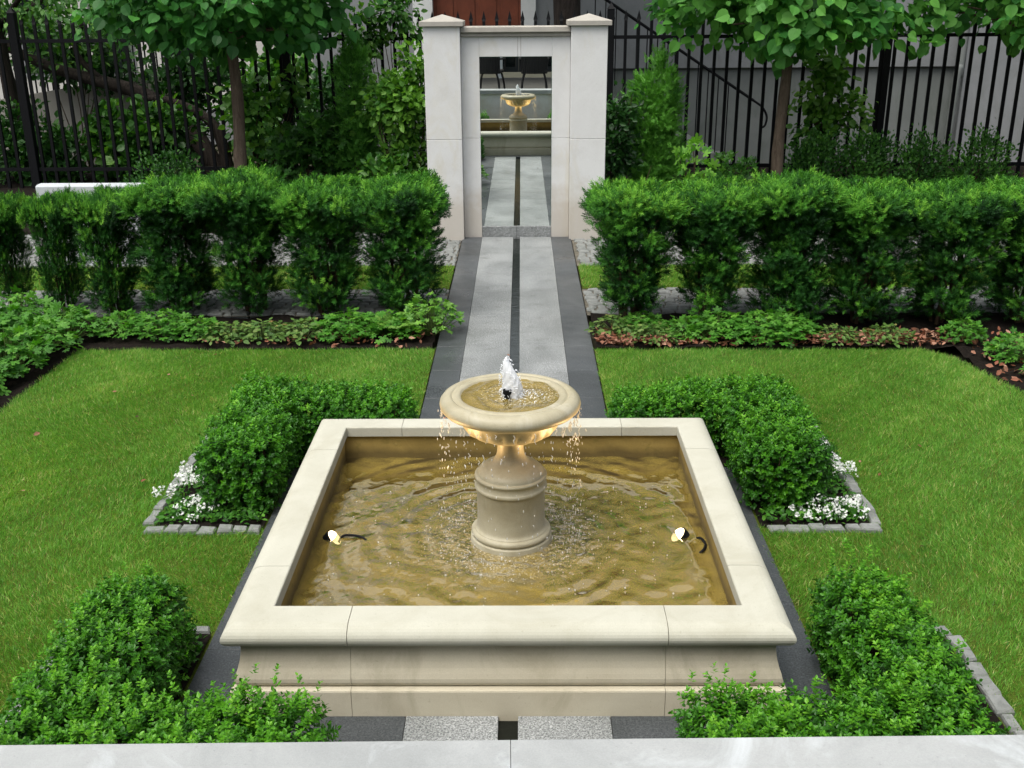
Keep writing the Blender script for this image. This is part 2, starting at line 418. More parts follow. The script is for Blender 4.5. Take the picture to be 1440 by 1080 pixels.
S.cycles.caustics_reflective = False; S.cycles.caustics_refractive = False
S.cycles.sample_clamp_indirect = 6

# ------------------------------------------------------------------ setting: ground, beds, paths
PC = (0.0, 4.552)          # centre of the pool
kind(MB().grid(-150, 150, -60, 200, -0.10, 20, 20).build('ground', M['ground']), 'structure')

# lawn sheets (rectangular with clipped far corners, straight from the photograph's plan)
def sheet(polys, z, name, mat):
    mb = MB()
    for p in polys:
        mb.add([(x, y, z) for x, y in p], [[list(range(len(p)))]])
    return kind(mb.build(name, mat), 'structure')
LAWN_L = [(-0.635, 5.9), (-0.635, 8.09), (-3.50, 8.09), (-3.56, 2.3), (-1.31, 2.3), (-1.31, 5.9)]
LAWN_R = [(0.635, 5.9), (1.31, 5.9), (1.31, 2.3), (3.62, 2.3), (3.60, 7.0), (3.40, 7.78), (3.22, 8.02), (0.635, 8.06)]
sheet([LAWN_L], -0.010, 'lawn', M['lawnsoil']); sheet([LAWN_R], -0.010, 'lawn', M['lawnsoil'])
STRIP = [(0.64, 7.2, 9.93, 10.85), (-7.2, -0.64, 9.93, 10.87)]
for a, b, c, d in STRIP: sheet([[(a, c), (b, c), (b, d), (a, d)]], -0.006, 'lawn_strip', M['lawnsoil'])
# beds of soil
def bumpy(x0, x1, y0, y1, z, n, amp=0.02):
    return MB().grid(x0, x1, y0, y1, z, n, n, lambda X, Y: z + amp * (np.sin(X * 9 + Y * 4) * np.sin(Y * 11) + 0.5 * np.sin(X * 31) * np.sin(Y * 27 + X * 5)))
for s in (-1, 1):
    a, b = sorted((s * 0.66, s * 8.0))
    kind(bumpy(a, b, 8.09, 9.04, -0.01, 60).build('soil', M['soil']), 'structure')
    a, b = sorted((s * 3.50, s * 8.0))
    kind(bumpy(a, b, 2.3, 8.088, -0.012, 60).build('soil', M['soil']), 'structure')
    a, b = sorted((s * 1.32, s * 1.90))
    kind(bumpy(a, b, 5.05, 6.36, 0.004, 30, 0.01).build('soil', M['soil']), 'structure')
    a, b = sorted((s * 0.62, s * 1.90))
    kind(bumpy(a, b, 5.80, 6.40, 0.009, 30, 0.01).build('soil', M['soil']), 'structure')
    kind(bumpy(a, b, 2.3, 3.12, 0.006, 30, 0.01).build('soil', M['soil']), 'structure')
    a, b = sorted((s * 1.32, s * 1.90)); kind(bumpy(a, b, 3.121, 4.04, 0.004, 30, 0.01).build('soil', M['soil']), 'structure')
kind(MB().grid(-9, 9, 12.55, 16.0, 0.0, 40, 20, lambda X, Y: -0.03 + 0.28 * np.clip((Y - 12.6) / 1.2, 0, 1) + 0.02 * np.sin(X * 7) * np.sin(Y * 9)).build('soil', M['soil']), 'structure')

# path: dark slab bands, light granite slabs, narrow rill between them
def slab_row(mb, x0, x1, y0, y1, n, top, g=0.0012, thick=0.06):
    e = np.linspace(y0, y1, n + 1)
    for i in range(n):
        mb.box(x0 + g, x1 - g, e[i] + g, e[i + 1] - g, top - thick, top + random.uniform(-.0006, .0006), 0.001)
dk = MB(); lt = MB()
for s in (-1, 1):
    a, b = sorted((s * 0.40, s * 0.626)); slab_row(dk, a, b, 5.80, 12.24, 11, 0.0)
    a, b = sorted((s * 0.0375, s * 0.40)); slab_row(lt, a, b, 5.80, 12.24, 8, 0.0)
    a, b = sorted((s * 0.0375, s * 0.40)); slab_row(lt, a, b, 2.28, 3.475, 2, 0.0)
    a, b = sorted((s * 0.40, s * 1.31)); slab_row(dk, a, b, 2.28, 3.30, 1, 0.0)
    a, b = sorted((s * 1.07, s * 1.31)); slab_row(dk, a, b, 3.30, 5.80, 4, 0.0)
    a, b = sorted((s * 0.626, s * 1.07)); slab_row(dk, a, b, 5.62, 5.80, 1, 0.0)
    a, b = sorted((s * 0.40, s * 1.07)); slab_row(dk, a, b, 3.30, 3.56, 1, 0.0)
slab_row(dk, -0.626, 0.626, 5.62, 5.80, 1, 0.0)
kind(dk.build('path_edging_slabs', M['basalt']), 'structure')
kind(lt.build('path', M['granite']), 'structure')
t = NT('rill_water'); v = t.coord('Object')
M['rill'] = t.done(t.pbsdf((0.007, 0.009, 0.007), 0.08, t.bump(t.noise(v, 26, 3, 0.5, 0.5), 0.25, 0.01), 0.25))
kind(MB().grid(-0.040, 0.040, 2.28, 12.24, -0.022, 1, 40).build('rill_water', M['rill']), 'structure')

# cobbled strips either side of the narrow grass strip
def setts(name, x0, x1, y0, y1, z, size=0.105):
    mb = MB(); y = y0
    while y < y1 - 0.03:
        h = min(random.uniform(.75, 1.15) * size, y1 - y)
        x = x0 + random.uniform(0, .05)
        while x < x1 - 0.03:
            wd = min(random.uniform(.75, 1.5) * size, x1 - x); g = 0.006
            a, b, c, d = x + g, x + wd - g, y + g, y + h - g
            j = lambda: random.uniform(-.007, .007)
            top = z + random.uniform(-.005, .006); k = min(.016, wd * .25, h * .25)
            B = [(a + j(), c + j()), (b + j(), c + j()), (b + j(), d + j()), (a + j(), d + j())]
            cx, cy = (a + b) / 2, (c + d) / 2
            vv = [(px, py, top - .05) for px, py in B] + [(px, py, top - .008) for px, py in B] + [(px + (cx - px) * k / (wd * .6), py + (cy - py) * k / (h * .6), top + random.uniform(-.002, .004)) for px, py in B]
            q = [(8, 9, 10, 11)] + [(i + o, (i + 1) % 4 + o, (i + 1) % 4 + o + 4, i + o + 4) for o in (0, 4) for i in range(4)]
            mb.add(vv, [q]); x += wd
        y += h
    return kind(mb.build(name, M['sett']), 'structure')
for s in (-1, 1):
    a, b = sorted((s * 0.635, s * 7.0))
    setts('cobbled_path', a, b, 9.06, 9.92, 0.004); setts('cobbled_path', a, b, 10.87, 12.12, 0.004)
    setts('cobbled_path', *sorted((s * 1.03, s * 7.0)), 12.12, 12.52, 0.004)
    for c, d in ((9.05, 9.93), (10.86, 12.54)):
        kind(MB().grid(a, b, c, d, -0.012).build('cobble_bedding', M['sand']), 'structure')

# ------------------------------------------------------------------ grass
def inpoly(P, poly):
    x, y = P[:, 0], P[:, 1]; r = np.zeros(len(P), bool); n = len(poly)
    for i in range(n):
        x1, y1 = poly[i]; x2, y2 = poly[(i + 1) % n]
        c = ((y1 > y) != (y2 > y)) & (x < (x2 - x1) * (y - y1) / (y2 - y1 + 1e-12) + x1); r ^= c
    return r
BLADE = ([(-.045, 0, 0), (.045, 0, 0), (.035, .5, .06), (-.035, .5, .06), (0, 1, .22)], [[(0, 1, 2, 3)], [(3, 2, 4)]])
def grass(name, poly, dens, h=0.027, holes=()):
    p = np.array(poly); lo, hi = p.min(0), p.max(0)
    n = int((hi - lo).prod() * dens); P = lo + rng.random((n, 2)) * (hi - lo)
    jit = P + rng.normal(size=P.shape) * 0.012
    m = inpoly(jit, poly)
    for (a, b, c, d) in holes: m &= ~((P[:, 0] > a) & (P[:, 0] < b) & (P[:, 1] > c) & (P[:, 1] < d))
    P = P[m]; n = len(P)
    P3 = np.concatenate([P, np.full((n, 1), -0.008)], 1)
    big = 0.5 + 0.5 * wob(np.concatenate([P * 0.55, np.zeros((n, 1))], 1), 1.0, 2.0)
    sm = 0.5 + 0.5 * wob(np.concatenate([P * 2.3, np.zeros((n, 1))], 1), 1.0, 5.0)
    lean = rng.normal(size=(n, 2)) * 0.55
    comb = 0.35 * np.stack([np.sin(P[:, 1] * 3.1 + P[:, 0]), np.cos(P[:, 0] * 2.7 - P[:, 1] * 1.3)], 1)
    Y = np.concatenate([lean + comb, np.ones((n, 1))], 1); a = rng.random(n) * 2 * PI
    Z = np.stack([np.cos(a), np.sin(a), 0.3 * np.ones(n)], 1)
    L = h * (0.55 + 0.55 * rng.random(n) + 0.55 * sm)
    tone = 0.16 + 0.30 * big + 0.24 * sm + rng.normal(size=n) * 0.13
    dry = rng.random(n) < (0.07 + 0.20 * np.clip(sm * big * 2 - .6, 0, 1)); tone[dry] = 0.85 + 0.15 * rng.random(dry.sum())
    return MB().inst(BLADE[0], BLADE[1], P3, Y, Z, L, np.clip(tone, 0.05, 1)).build(name, M['grass'])
holesL = [(-1.90, -0.6, 5.04, 6.38), (-1.93, -1.2, 2.0, 4.06)]; holesR = [(0.6, 1.90, 5.04, 6.38), (1.2, 1.93, 2.0, 4.06)]
near = [p for p in LAWN_L]
kind(grass('grass', LAWN_L, 19000, holes=holesL), 'stuff', 'short mown green lawn grass left of the granite path and pool', 'grass')
kind(grass('grass', LAWN_R, 19000, holes=holesR), 'stuff', 'short mown green lawn grass right of the granite path and pool', 'grass')
for a, b, c, d in STRIP:
    kind(grass('grass', [(a, c), (b, c), (b, d), (a, d)], 5000, 0.04), 'stuff', 'narrow strip of green grass between two cobbled strips, %s of path' % ('right' if a > 0 else 'left'), 'grass')

# ------------------------------------------------------------------ pool basin
pool = thing('pool_basin', 'square raised cream sandstone pool basin with rounded coping around the urn fountain', 'pool', (PC[0], PC[1], 0))
def sweep_square(mb, prof, t0=None, g=0.0014, closed=True):
    """profile (d, z) swept round a square of half size d; t0 = joint offset splits it in 8 stones"""
    prof = np.asarray(prof, float); n = len(prof)
    def run(stations):
        V = []
        for fn in stations: V += [fn(d, z) for d, z in prof]
        V = np.array(V); V[:, 0] += PC[0]; V[:, 1] += PC[1]
        k = len(stations); m = n if closed else n - 1
        q = [(i * n + j, i * n + (j + 1) % n, (i + 1) * n + (j + 1) % n, (i + 1) * n + j) for i in range(k - 1) for j in range(m)]
        fs = [q]
        if closed: fs += [[list(range(n))[::-1]], [[(k - 1) * n + j for j in range(n)]]]
        mb.add(V, fs)
    for r in range(4):
        c, s = (1, 0, -1, 0)[r], (0, 1, 0, -1)[r]
        rot = lambda x, y, z, c=c, s=s: (c * x - s * y, s * x + c * y, z)
        if t0 is None:
            run([lambda d, z: rot(-d, -d, z), lambda d, z: rot(d, -d, z)])
        else:
            run([lambda d, z: rot(-t0 + g, -d, z), lambda d, z: rot(t0 - g, -d, z)])
            run([lambda d, z: rot(t0 + g, -d, z), lambda d, z: rot(d, -d, z), lambda d, z: rot(d, -t0 - g, z)])
COP = [(0.917, 0.345), (0.917, 0.394), (0.919, 0.398), (0.923, 0.400)] + [(1.024 + 0.070 * math.sin(u), 0.351 + 0.049 * math.cos(u)) for u in np.linspace(0.0, PI, 15)] + [(0.95, 0.302), (0.95, 0.342)]
m_ = MB(); sweep_square(m_, COP, 0.61); o = m_.build('coping', M['cream'], pool)
WALL = [(1.034, 0.301), (1.034, 0.295), (1.035, 0.275), (1.038, 0.25), (1.043, 0.225), (1.050, 0.20), (1.058, 0.178), (1.063, 0.158), (1.063, 0.142), (1.058, 0.128), (1.049, 0.120), (0.96, 0.120), (0.96, 0.301)]
m_ = MB(); sweep_square(m_, WALL, 0.61, 0.001); m_.build('wall', M['cream_wall'], pool)
PLN = [(1.044, 0.119), (1.074, 0.119), (1.080, 0.116), (1.082, 0.110), (1.082, -0.06), (0.96, -0.06), (0.96, 0.119)]
m_ = MB(); sweep_square(m_, PLN, 0.61, 0.001); m_.build('plinth', M['cream_wall'], pool)
m_ = MB(); sweep_square(m_, [(0.927, 0.349), (0.927, 0.389), (1.024, 0.394), (1.065, 0.380), (1.086, 0.35), (1.065, 0.320), (1.028, 0.306), (1.028, 0.27), (1.058, 0.155), (1.044, 0.122), (1.070, 0.112), (1.076, 0.0), (0.956, 0.0), (0.956, 0.345)]); m_.build('mortar', M['mortar'], pool)
# inner lining and floor, algae-brown
t = NT('pool_lining'); v = t.coord('Object')
c = t.mix((0.38, 0.275, 0.085), (0.22, 0.155, 0.045), t.ramp(t.noise(v, 2.2, 6, 0.6, 1.2), [(0.35, 0.0), (0.7, 1.0)]))
c = t.mix(c, (0.16, 0.14, 0.03), t.ramp(t.noise(v, 5.5, 6, 0.7, 1.6), [(0.56, 0.0), (0.72, 0.75)]))
c = t.mix(c, (0.55, 0.42, 0.16), t.ramp(t.noise(v, 30, 4, 0.7), [(0.6, 0.0), (0.75, 0.4)]))
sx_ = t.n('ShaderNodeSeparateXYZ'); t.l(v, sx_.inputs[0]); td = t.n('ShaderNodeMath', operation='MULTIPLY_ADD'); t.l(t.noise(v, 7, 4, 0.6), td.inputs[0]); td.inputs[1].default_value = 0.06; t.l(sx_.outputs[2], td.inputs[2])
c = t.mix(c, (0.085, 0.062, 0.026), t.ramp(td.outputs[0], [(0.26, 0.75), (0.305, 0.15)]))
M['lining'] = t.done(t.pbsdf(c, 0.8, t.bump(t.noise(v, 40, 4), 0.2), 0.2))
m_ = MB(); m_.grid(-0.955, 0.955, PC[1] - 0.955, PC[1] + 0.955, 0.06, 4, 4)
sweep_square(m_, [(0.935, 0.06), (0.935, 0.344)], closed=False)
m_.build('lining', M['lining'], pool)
m_ = MB(); m_.box(-0.265, 0.265, PC[1] - 0.265, PC[1] + 0.265, 0.06, 0.160, 0.012); m_.build('footing_slab', M['lining'], pool)

# ------------------------------------------------------------------ pool water (rippled sheet)
WZ = 0.208
def ripple(X, Y):
    x, y = X - PC[0], Y - PC[1]; r = np.hypot(x, y) + 1e-6; th = np.arctan2(y, x)
    ph = 0.55 * np.sin(3 * th + 1.0) + 0.5 * np.sin(5 * th + 0.3) + 0.9 * np.sin(x * 5.1 + 1) * np.sin(y * 4.3 + 2)
    z = 0.0030 * np.sin(r * 52 - 1.3 * ph) * np.exp(-((r - .62) / .55) ** 2) * (.4 + .6 * np.sin(th * 4 + r * 7 + 1) * np.sin(th * 2.0 - r * 5))
    z += 0.0032 * np.sin(r * 27 + 3.4 * ph + .7 * np.sin(x * 9)) * np.clip(r - .25, 0, 1)
    wr = np.random.default_rng(3)
    for i in range(34):           # short random chop, stronger where the drops land
        a_ = wr.uniform(0, 2 * PI); lam = wr.uniform(.022, .055) if i < 22 else wr.uniform(.07, .16); k_ = 2 * PI / lam; p_ = wr.uniform(0, 6.28)
        wv = np.sin(k_ * (x * np.cos(a_) + y * np.sin(a_)) + p_ + 1.5 * np.sin(x * 8 + i) * np.sin(y * 7 + i * 2))
        z += wv * (lam * .0042 * np.exp(-((r - .27) / .17) ** 2) + lam * .0011) if i < 22 else wv * lam * .0026
    return WZ + z
def water_mat(name, tint, k, bscale=34, bstr=0.25, foam=None, murk=0.0):
    t = NT(name); v = t.coord('Object')
    nr = t.bump(t.noise(v, bscale, 4, 0.55, 0.8), bstr, 0.006)
    fr = t.n('ShaderNodeFresnel'); fr.inputs['IOR'].default_value = 1.36; t.l(nr, fr.inputs['Normal'])
    ml = t.n('ShaderNodeMath', operation='MULTIPLY', use_clamp=True); sb = t.n('ShaderNodeMath', operation='SUBTRACT'); t.l(fr.outputs[0], sb.inputs[0]); sb.inputs[1].default_value = 0.012; t.l(sb.outputs[0], ml.inputs[0]); ml.inputs[1].default_value = k
    tr = t.n('ShaderNodeBsdfTransparent'); tr.inputs[0].default_value = (*tint, 1)
    gl = t.n('ShaderNodeBsdfGlossy'); gl.inputs['Roughness'].default_value = 0.015; t.l(nr, gl.inputs['Normal'])
    mx = t.n('ShaderNodeMixShader'); t.l(ml.outputs[0], mx.inputs[0]); t.l(tr.outputs[0], mx.inputs[1]); t.l(gl.outputs[0], mx.inputs[2])
    sh = mx.outputs[0]
    if murk:   # silty water: part of the light scatters back before it reaches the floor
        cc = t.mix((0.40, 0.295, 0.068), (0.29, 0.212, 0.046), t.ramp(t.noise(v, 2.6, 6, 0.6, 1.5), [(0.35, 0.0), (0.7, 1.0)]))
        cc = t.mix(cc, (0.15, 0.135, 0.035), t.ramp(t.noise(v, 5.0, 5, 0.7, 2.0), [(0.55, 0.0), (0.72, 0.7)]))
        dm = t.n('ShaderNodeBsdfDiffuse'); t.l(cc, dm.inputs[0])
        m0 = t.n('ShaderNodeMixShader'); m0.inputs[0].default_value = murk; t.l(tr.outputs[0], m0.inputs[1]); t.l(dm.outputs[0], m0.inputs[2])
        t.l(m0.outputs[0], mx.inputs[1])
    if foam:   # bubbles churned up where the drops land
        cx, cy, r0_, r1_, amt = foam
        sx = t.n('ShaderNodeVectorMath', operation='DISTANCE'); sx.inputs[1].default_value = (cx, cy, 0)
        fl = t.n('ShaderNodeVectorMath', operation='MULTIPLY'); fl.inputs[1].default_value = (1, 1, 0); t.l(v, fl.inputs[0]); t.l(fl.outputs[0], sx.inputs[0])
        rad = t.ramp(sx.outputs['Value'], [(r0_, amt), (r1_, 0.0)])
        nz = t.ramp(t.noise(v, 95, 4, 0.65, 0.4), [(0.52, 0.0), (0.72, 1.0)])
        ff = t.mix(rad, nz, 1.0, 'MULTIPLY')
        df = t.n('ShaderNodeBsdfDiffuse'); df.inputs[0].default_value = (0.74, 0.71, 0.63, 1)
        m2 = t.n('ShaderNodeMixShader'); t.l(ff, m2.inputs[0]); t.l(sh, m2.inputs[1]); t.l(df.outputs[0], m2.inputs[2]); sh = m2.outputs[0]
    return t.done(sh)
M['water'] = water_mat('pool_water', (0.95, 0.90, 0.72), 8.0, 26, 0.09, foam=(PC[0], PC[1], 0.19, 0.52, 0.5), murk=0.66)
kind(MB().grid(-0.934, 0.934, PC[1] - 0.934, PC[1] + 0.934, WZ, 330, 330, ripple).build('pool_water', M['water'], smooth=True), 'structure')

# ------------------------------------------------------------------ urn fountain
urn = thing('urn_fountain', 'round cream stone urn fountain on a turned pedestal, bubbling in the pool centre', 'fountain', (0.004, PC[1], 0.15))
UC = (0.004, PC[1], 0.0)
PED = [(0.193, 0.15), (0.193, 0.230), (0.1915, 0.2345), (0.185, 0.2355), (0.1835, 0.2365), (0.1835, 0.2405), (0.1850, 0.2415), (0.1885, 0.247), (0.1895, 0.254), (0.188, 0.261), (0.183, 0.267), (0.175, 0.2695), (0.1735, 0.2705), (0.1735, 0.274), (0.171, 0.2755), (0.165, 0.281), (0.1615, 0.291), (0.1600, 0.305), (0.1595, 0.474), (0.1605, 0.4755), (0.1665, 0.478), (0.1695, 0.483), (0.1705, 0.489), (0.1695, 0.495), (0.1665, 0.4985), (0.1650, 0.4995), (0.1650, 0.532), (0.1665, 0.533), (0.1695, 0.536), (0.1700, 0.541), (0.1690, 0.5455), (0.1655, 0.548), (0.1580, 0.549), (0.1570, 0.550), (0.1565, 0.556), (0.151, 0.567), (0.139, 0.579), (0.121, 0.591), (0.103, 0.601), (0.087, 0.611), (0.075, 0.623), (0.067, 0.638), (0.062, 0.66), (0.060, 0.69), (0.060, 0.71), (0.064, 0.725), (0.074, 0.734)]
MB().lathe(PED, UC, 72).build('pedestal', M['urn'], urn, smooth=True)
BOWL = [(0.066, 0.730), (0.085, 0.730), (0.112, 0.735), (0.143, 0.745), (0.172, 0.759), (0.195, 0.776), (0.212, 0.796), (0.223, 0.815), (0.230, 0.832), (0.235, 0.848), (0.242, 0.856), (0.264, 0.859), (0.289, 0.865), (0.307, 0.875), (0.319, 0.888), (0.3225, 0.902), (0.319, 0.917), (0.309, 0.930), (0.294, 0.939), (0.277, 0.943), (0.270, 0.941), (0.266, 0.936), (0.262, 0.936), (0.258, 0.941), (0.250, 0.943), (0.236, 0.943), (0.229, 0.940), (0.224, 0.932), (0.214, 0.915), (0.18, 0.895), (0.10, 0.885), (0.001, 0.884)]
def lobes(a, r, z):
    k = np.exp(-((z - 0.778) / 0.028) ** 2) if r < 0.235 and z < 0.83 else 0.0
    return 0.017 * k * np.abs(np.sin(a * 9)) ** .6 - 0.005 * k
MB().lathe(BOWL, UC, 144, lobes).build('bowl', M['urn'], urn, smooth=True)
nz_ = MB(); nz_.lathe([(0.020, 0.884), (0.020, 0.93), (0.015, 0.935), (0.015, 0.955), (0.021, 0.957), (0.021, 0.974), (0.012, 0.976), (0.010, 0.965), (0.0005, 0.963)], (UC[0] - 0.012, UC[1] - 0.035, 0), 20)
nz_.build('nozzle', M['iron'], urn, smooth=False)
def bowl_rip(X, Y):
    x, y = X - UC[0], Y - UC[1]; r = np.hypot(x, y)
    return 0.934 + 0.003 * np.sin(r * 75 + 2 * np.sin(x * 30)) + 0.002 * np.sin(x * 70 + 3 * np.sin(y * 40)) * np.sin(y * 66)
M['water_bowl'] = water_mat('bowl_water', (0.95, 0.86, 0.62), 2.2, 60, 0.3, murk=0.45, foam=(UC[0] + 0.05, UC[1], 0.05, 0.26, 0.95))
rs = np.linspace(0.004, 0.226, 26); an = np.arange(72) / 72 * 2 * PI
Rg, Ag = np.meshgrid(rs, an, indexing='ij'); X = UC[0] + Rg * np.cos(Ag); Y = UC[1] + Rg * np.sin(Ag)
ii = np.arange(26 * 72).reshape(26, 72); jj = np.roll(ii, -1, 1)
q = np.stack([ii[:-1], ii[1:], jj[1:], jj[:-1]], -1).reshape(-1, 4)
kind(MB().add(np.stack([X, Y, bowl_rip(X, Y)], -1), [q]).build('bowl_water', M['water_bowl'], smooth=True), 'structure')

# white water: jet, falling drops, splash
t = NT('white_water')
p = t.pbsdf((0.95, 0.97, 0.99), 0.7, t.bump(t.noise(t.coord('Object'), 90, 4, 0.7), 0.15, 0.01), 0.2)
tl = t.n('ShaderNodeBsdfTranslucent'); tl.inputs[0].default_value = (0.92, 0.95, 1, 1)
mx = t.n('ShaderNodeMixShader'); mx.inputs[0].default_value = 0.35; t.l(p, mx.inputs[1]); t.l(tl.outputs[0], mx.inputs[2])
M['foam'] = t.done(mx.outputs[0])
t = NT('water_drop')
gl = t.n('ShaderNodeBsdfGlossy'); gl.inputs['Roughness'].default_value = 0.08
tr = t.n('ShaderNodeBsdfTransparent'); tr.inputs[0].default_value = (0.97, 0.97, 0.95, 1)
tl0 = t.n('ShaderNodeBsdfTranslucent'); tl0.inputs[0].default_value = (0.97, 0.97, 0.96, 1); tl1 = t.n('ShaderNodeBsdfDiffuse'); tl1.inputs[0].default_value = (0.97, 0.97, 0.96, 1)
tl = t.n('ShaderNodeMixShader'); tl.inputs[0].default_value = 0.5; t.l(tl0.outputs[0], tl.inputs[1]); t.l(tl1.outputs[0], tl.inputs[2])
m1 = t.n('ShaderNodeMixShader'); m1.inputs[0].default_value = 0.75; t.l(gl.outputs[0], m1.inputs[1]); t.l(tl.outputs[0], m1.inputs[2])
m2 = t.n('ShaderNodeMixShader'); m2.inputs[0].default_value = 0.66; t.l(tr.outputs[0], m2.inputs[1]); t.l(m1.outputs[0], m2.inputs[2])
M['drop'] = t.done(m2.outputs[0])
def octa(sub=1):
    import bmesh
    b = bmesh.new(); bmesh.ops.create_icosphere(b, subdivisions=sub, radius=0.5)
    v = [tuple(x.co) for x in b.verts]; f = [tuple(x.index for x in fc.verts) for fc in b.faces]; b.free()
    return v, [f]
ICO = octa(1)
def drops(mb, P, size, stretch=1.0):
    n = len(P); tv = np.array(ICO[0]) * np.array([1, stretch, 1])
    Yd = np.zeros((n, 3)); Yd[:, 2] = 1; Yd[:, :2] = rng.normal(size=(n, 2)) * 0.12
    mb.inst(tv, ICO[1], P, Yd, runit(n), size, 0.5)
jet = MB()
h = np.linspace(0, 1, 30); seg = 28; a = np.arange(seg) / seg * 2 * PI
V = []
for k in h:
    r = 0.047 * (1 - k ** 2.3) ** 0.62 * (1.0 - .22 * k) + 0.0006
    cx = UC[0] + 0.020 * (1 - k) - 0.012 + .006 * math.sin(k * 5); cy = UC[1] + 0.005; z = 0.925 + k * 0.190
    rad = r * (1 + 0.22 * np.sin(a * 2 + k * 3 + 2.2) * k + 0.05 * np.sin(a * 7 - k * 31) + 0.04 * np.sin(a * 11 + k * 57))
    V.append(np.stack([cx + rad * np.cos(a), cy + rad * np.sin(a), np.full(seg, z)], 1))
jet.add(np.concatenate(V), [[(i * seg + k, i * seg + (k + 1) % seg, (i + 1) * seg + (k + 1) % seg, (i + 1) * seg + k) for i in range(29) for k in range(seg)]])
n = 260; k = rng.random(n) ** 1.1; a = rng.random(n) * 2 * PI; r = 0.047 * (1 - k ** 2.3) ** 0.62 * (1.0 + 0.22 * rng.random(n))
P = np.stack([UC[0] + 0.020 * (1 - k) - .012 + r * np.cos(a), UC[1] + r * np.sin(a), 0.93 + k * 0.19], 1); drops(jet, P, 0.003 + 0.004 * rng.random(n))
n = 420; a = rng.normal(size=n) * 0.9 + 0.1; r = 0.05 + 0.14 * rng.random(n) ** 1.3
P = np.stack([UC[0] + r * np.cos(a), UC[1] + 0.6 * r * np.sin(a) - 0.01, 0.927 + 0.05 * rng.random(n) ** 2 * (1 - r / .2)], 1); drops(jet, P, 0.003 + 0.004 * rng.random(n))
kind(jet.build('water_jet', M['foam'], smooth=True), 'stuff', 'short white foaming jet of water bubbling above the urn bowl', 'water jet')
fall = MB(); Ps = []; sz = []
streams = list(rng.random(30) * 2 * PI) + list(rng.normal(PI * 1.06, .34, 6)) + list(rng.normal(-0.12, .34, 8))
for a in streams:
    m = rng.integers(4, 9); zz = WZ + (0.86 - WZ) * (1 - rng.random(m) ** 1.2); rad = 0.312 + 0.02 * rng.random(m) + 0.03 * (0.86 - zz)
    aa = a + rng.normal(size=m) * 0.075
    Ps.append(np.stack([UC[0] + rad * np.cos(aa), UC[1] + rad * np.sin(aa), zz], 1)); sz.append(0.0024 + 0.0038 * rng.random(m) ** 1.5)
n = 210; aa = rng.random(n) * 2 * PI; rad = .29 + .06 * rng.random(n)
Ps.append(np.stack([UC[0] + rad * np.cos(aa), UC[1] + rad * np.sin(aa), WZ + .62 * rng.random(n)], 1)); sz.append(0.0025 + 0.003 * rng.random(n))
drops(fall, np.concatenate(Ps), np.concatenate(sz), 3.2)
for a in streams:      # short unbroken threads hanging off the rim, broken up lower down
    for q_ in range(random.randint(1, 2)):
        a2 = a + random.uniform(-.09, .09); L = random.uniform(0.02, 0.06); z0_ = 0.868 - q_ * random.uniform(.05, .14)
        x, y = UC[0] + 0.316 * math.cos(a2), UC[1] + 0.316 * math.sin(a2)
        fall.tube([(x + .004 * math.sin(j * 1.7 + a), y + .004 * math.cos(j * 2.3 + a), z0_ - L * j / 5) for j in range(6)], [0.0008, .0022, .0015, .0030, .0018, .0009], 6)
kind(fall.build('falling_water', M['drop'], smooth=True), 'stuff', 'strings of clear drops falling from the urn bowl into the pool', 'falling water')
spl = MB(); n = 900; a = rng.random(n) * 2 * PI; r = 0.28 + np.abs(rng.normal(size=n)) * 0.10
P = np.stack([UC[0] + r * np.cos(a), UC[1] + r * np.sin(a), WZ + 0.002 + 0.06 * rng.random(n) ** 3.5], 1); drops(spl, P, 0.002 + 0.0045 * rng.random(n) ** 2)
n = 160; P = np.stack([UC[0] + rng.uniform(-.85, .85, n), UC[1] + rng.uniform(-.75, .6, n), np.full(n, WZ + 0.006)], 1); drops(spl, P, 0.004 + 0.006 * rng.random(n) ** 2)
kind(spl.build('splash', M['drop'], smooth=True), 'stuff', 'splashing drops and bubbles round the foot of the urn pedestal', 'splash')

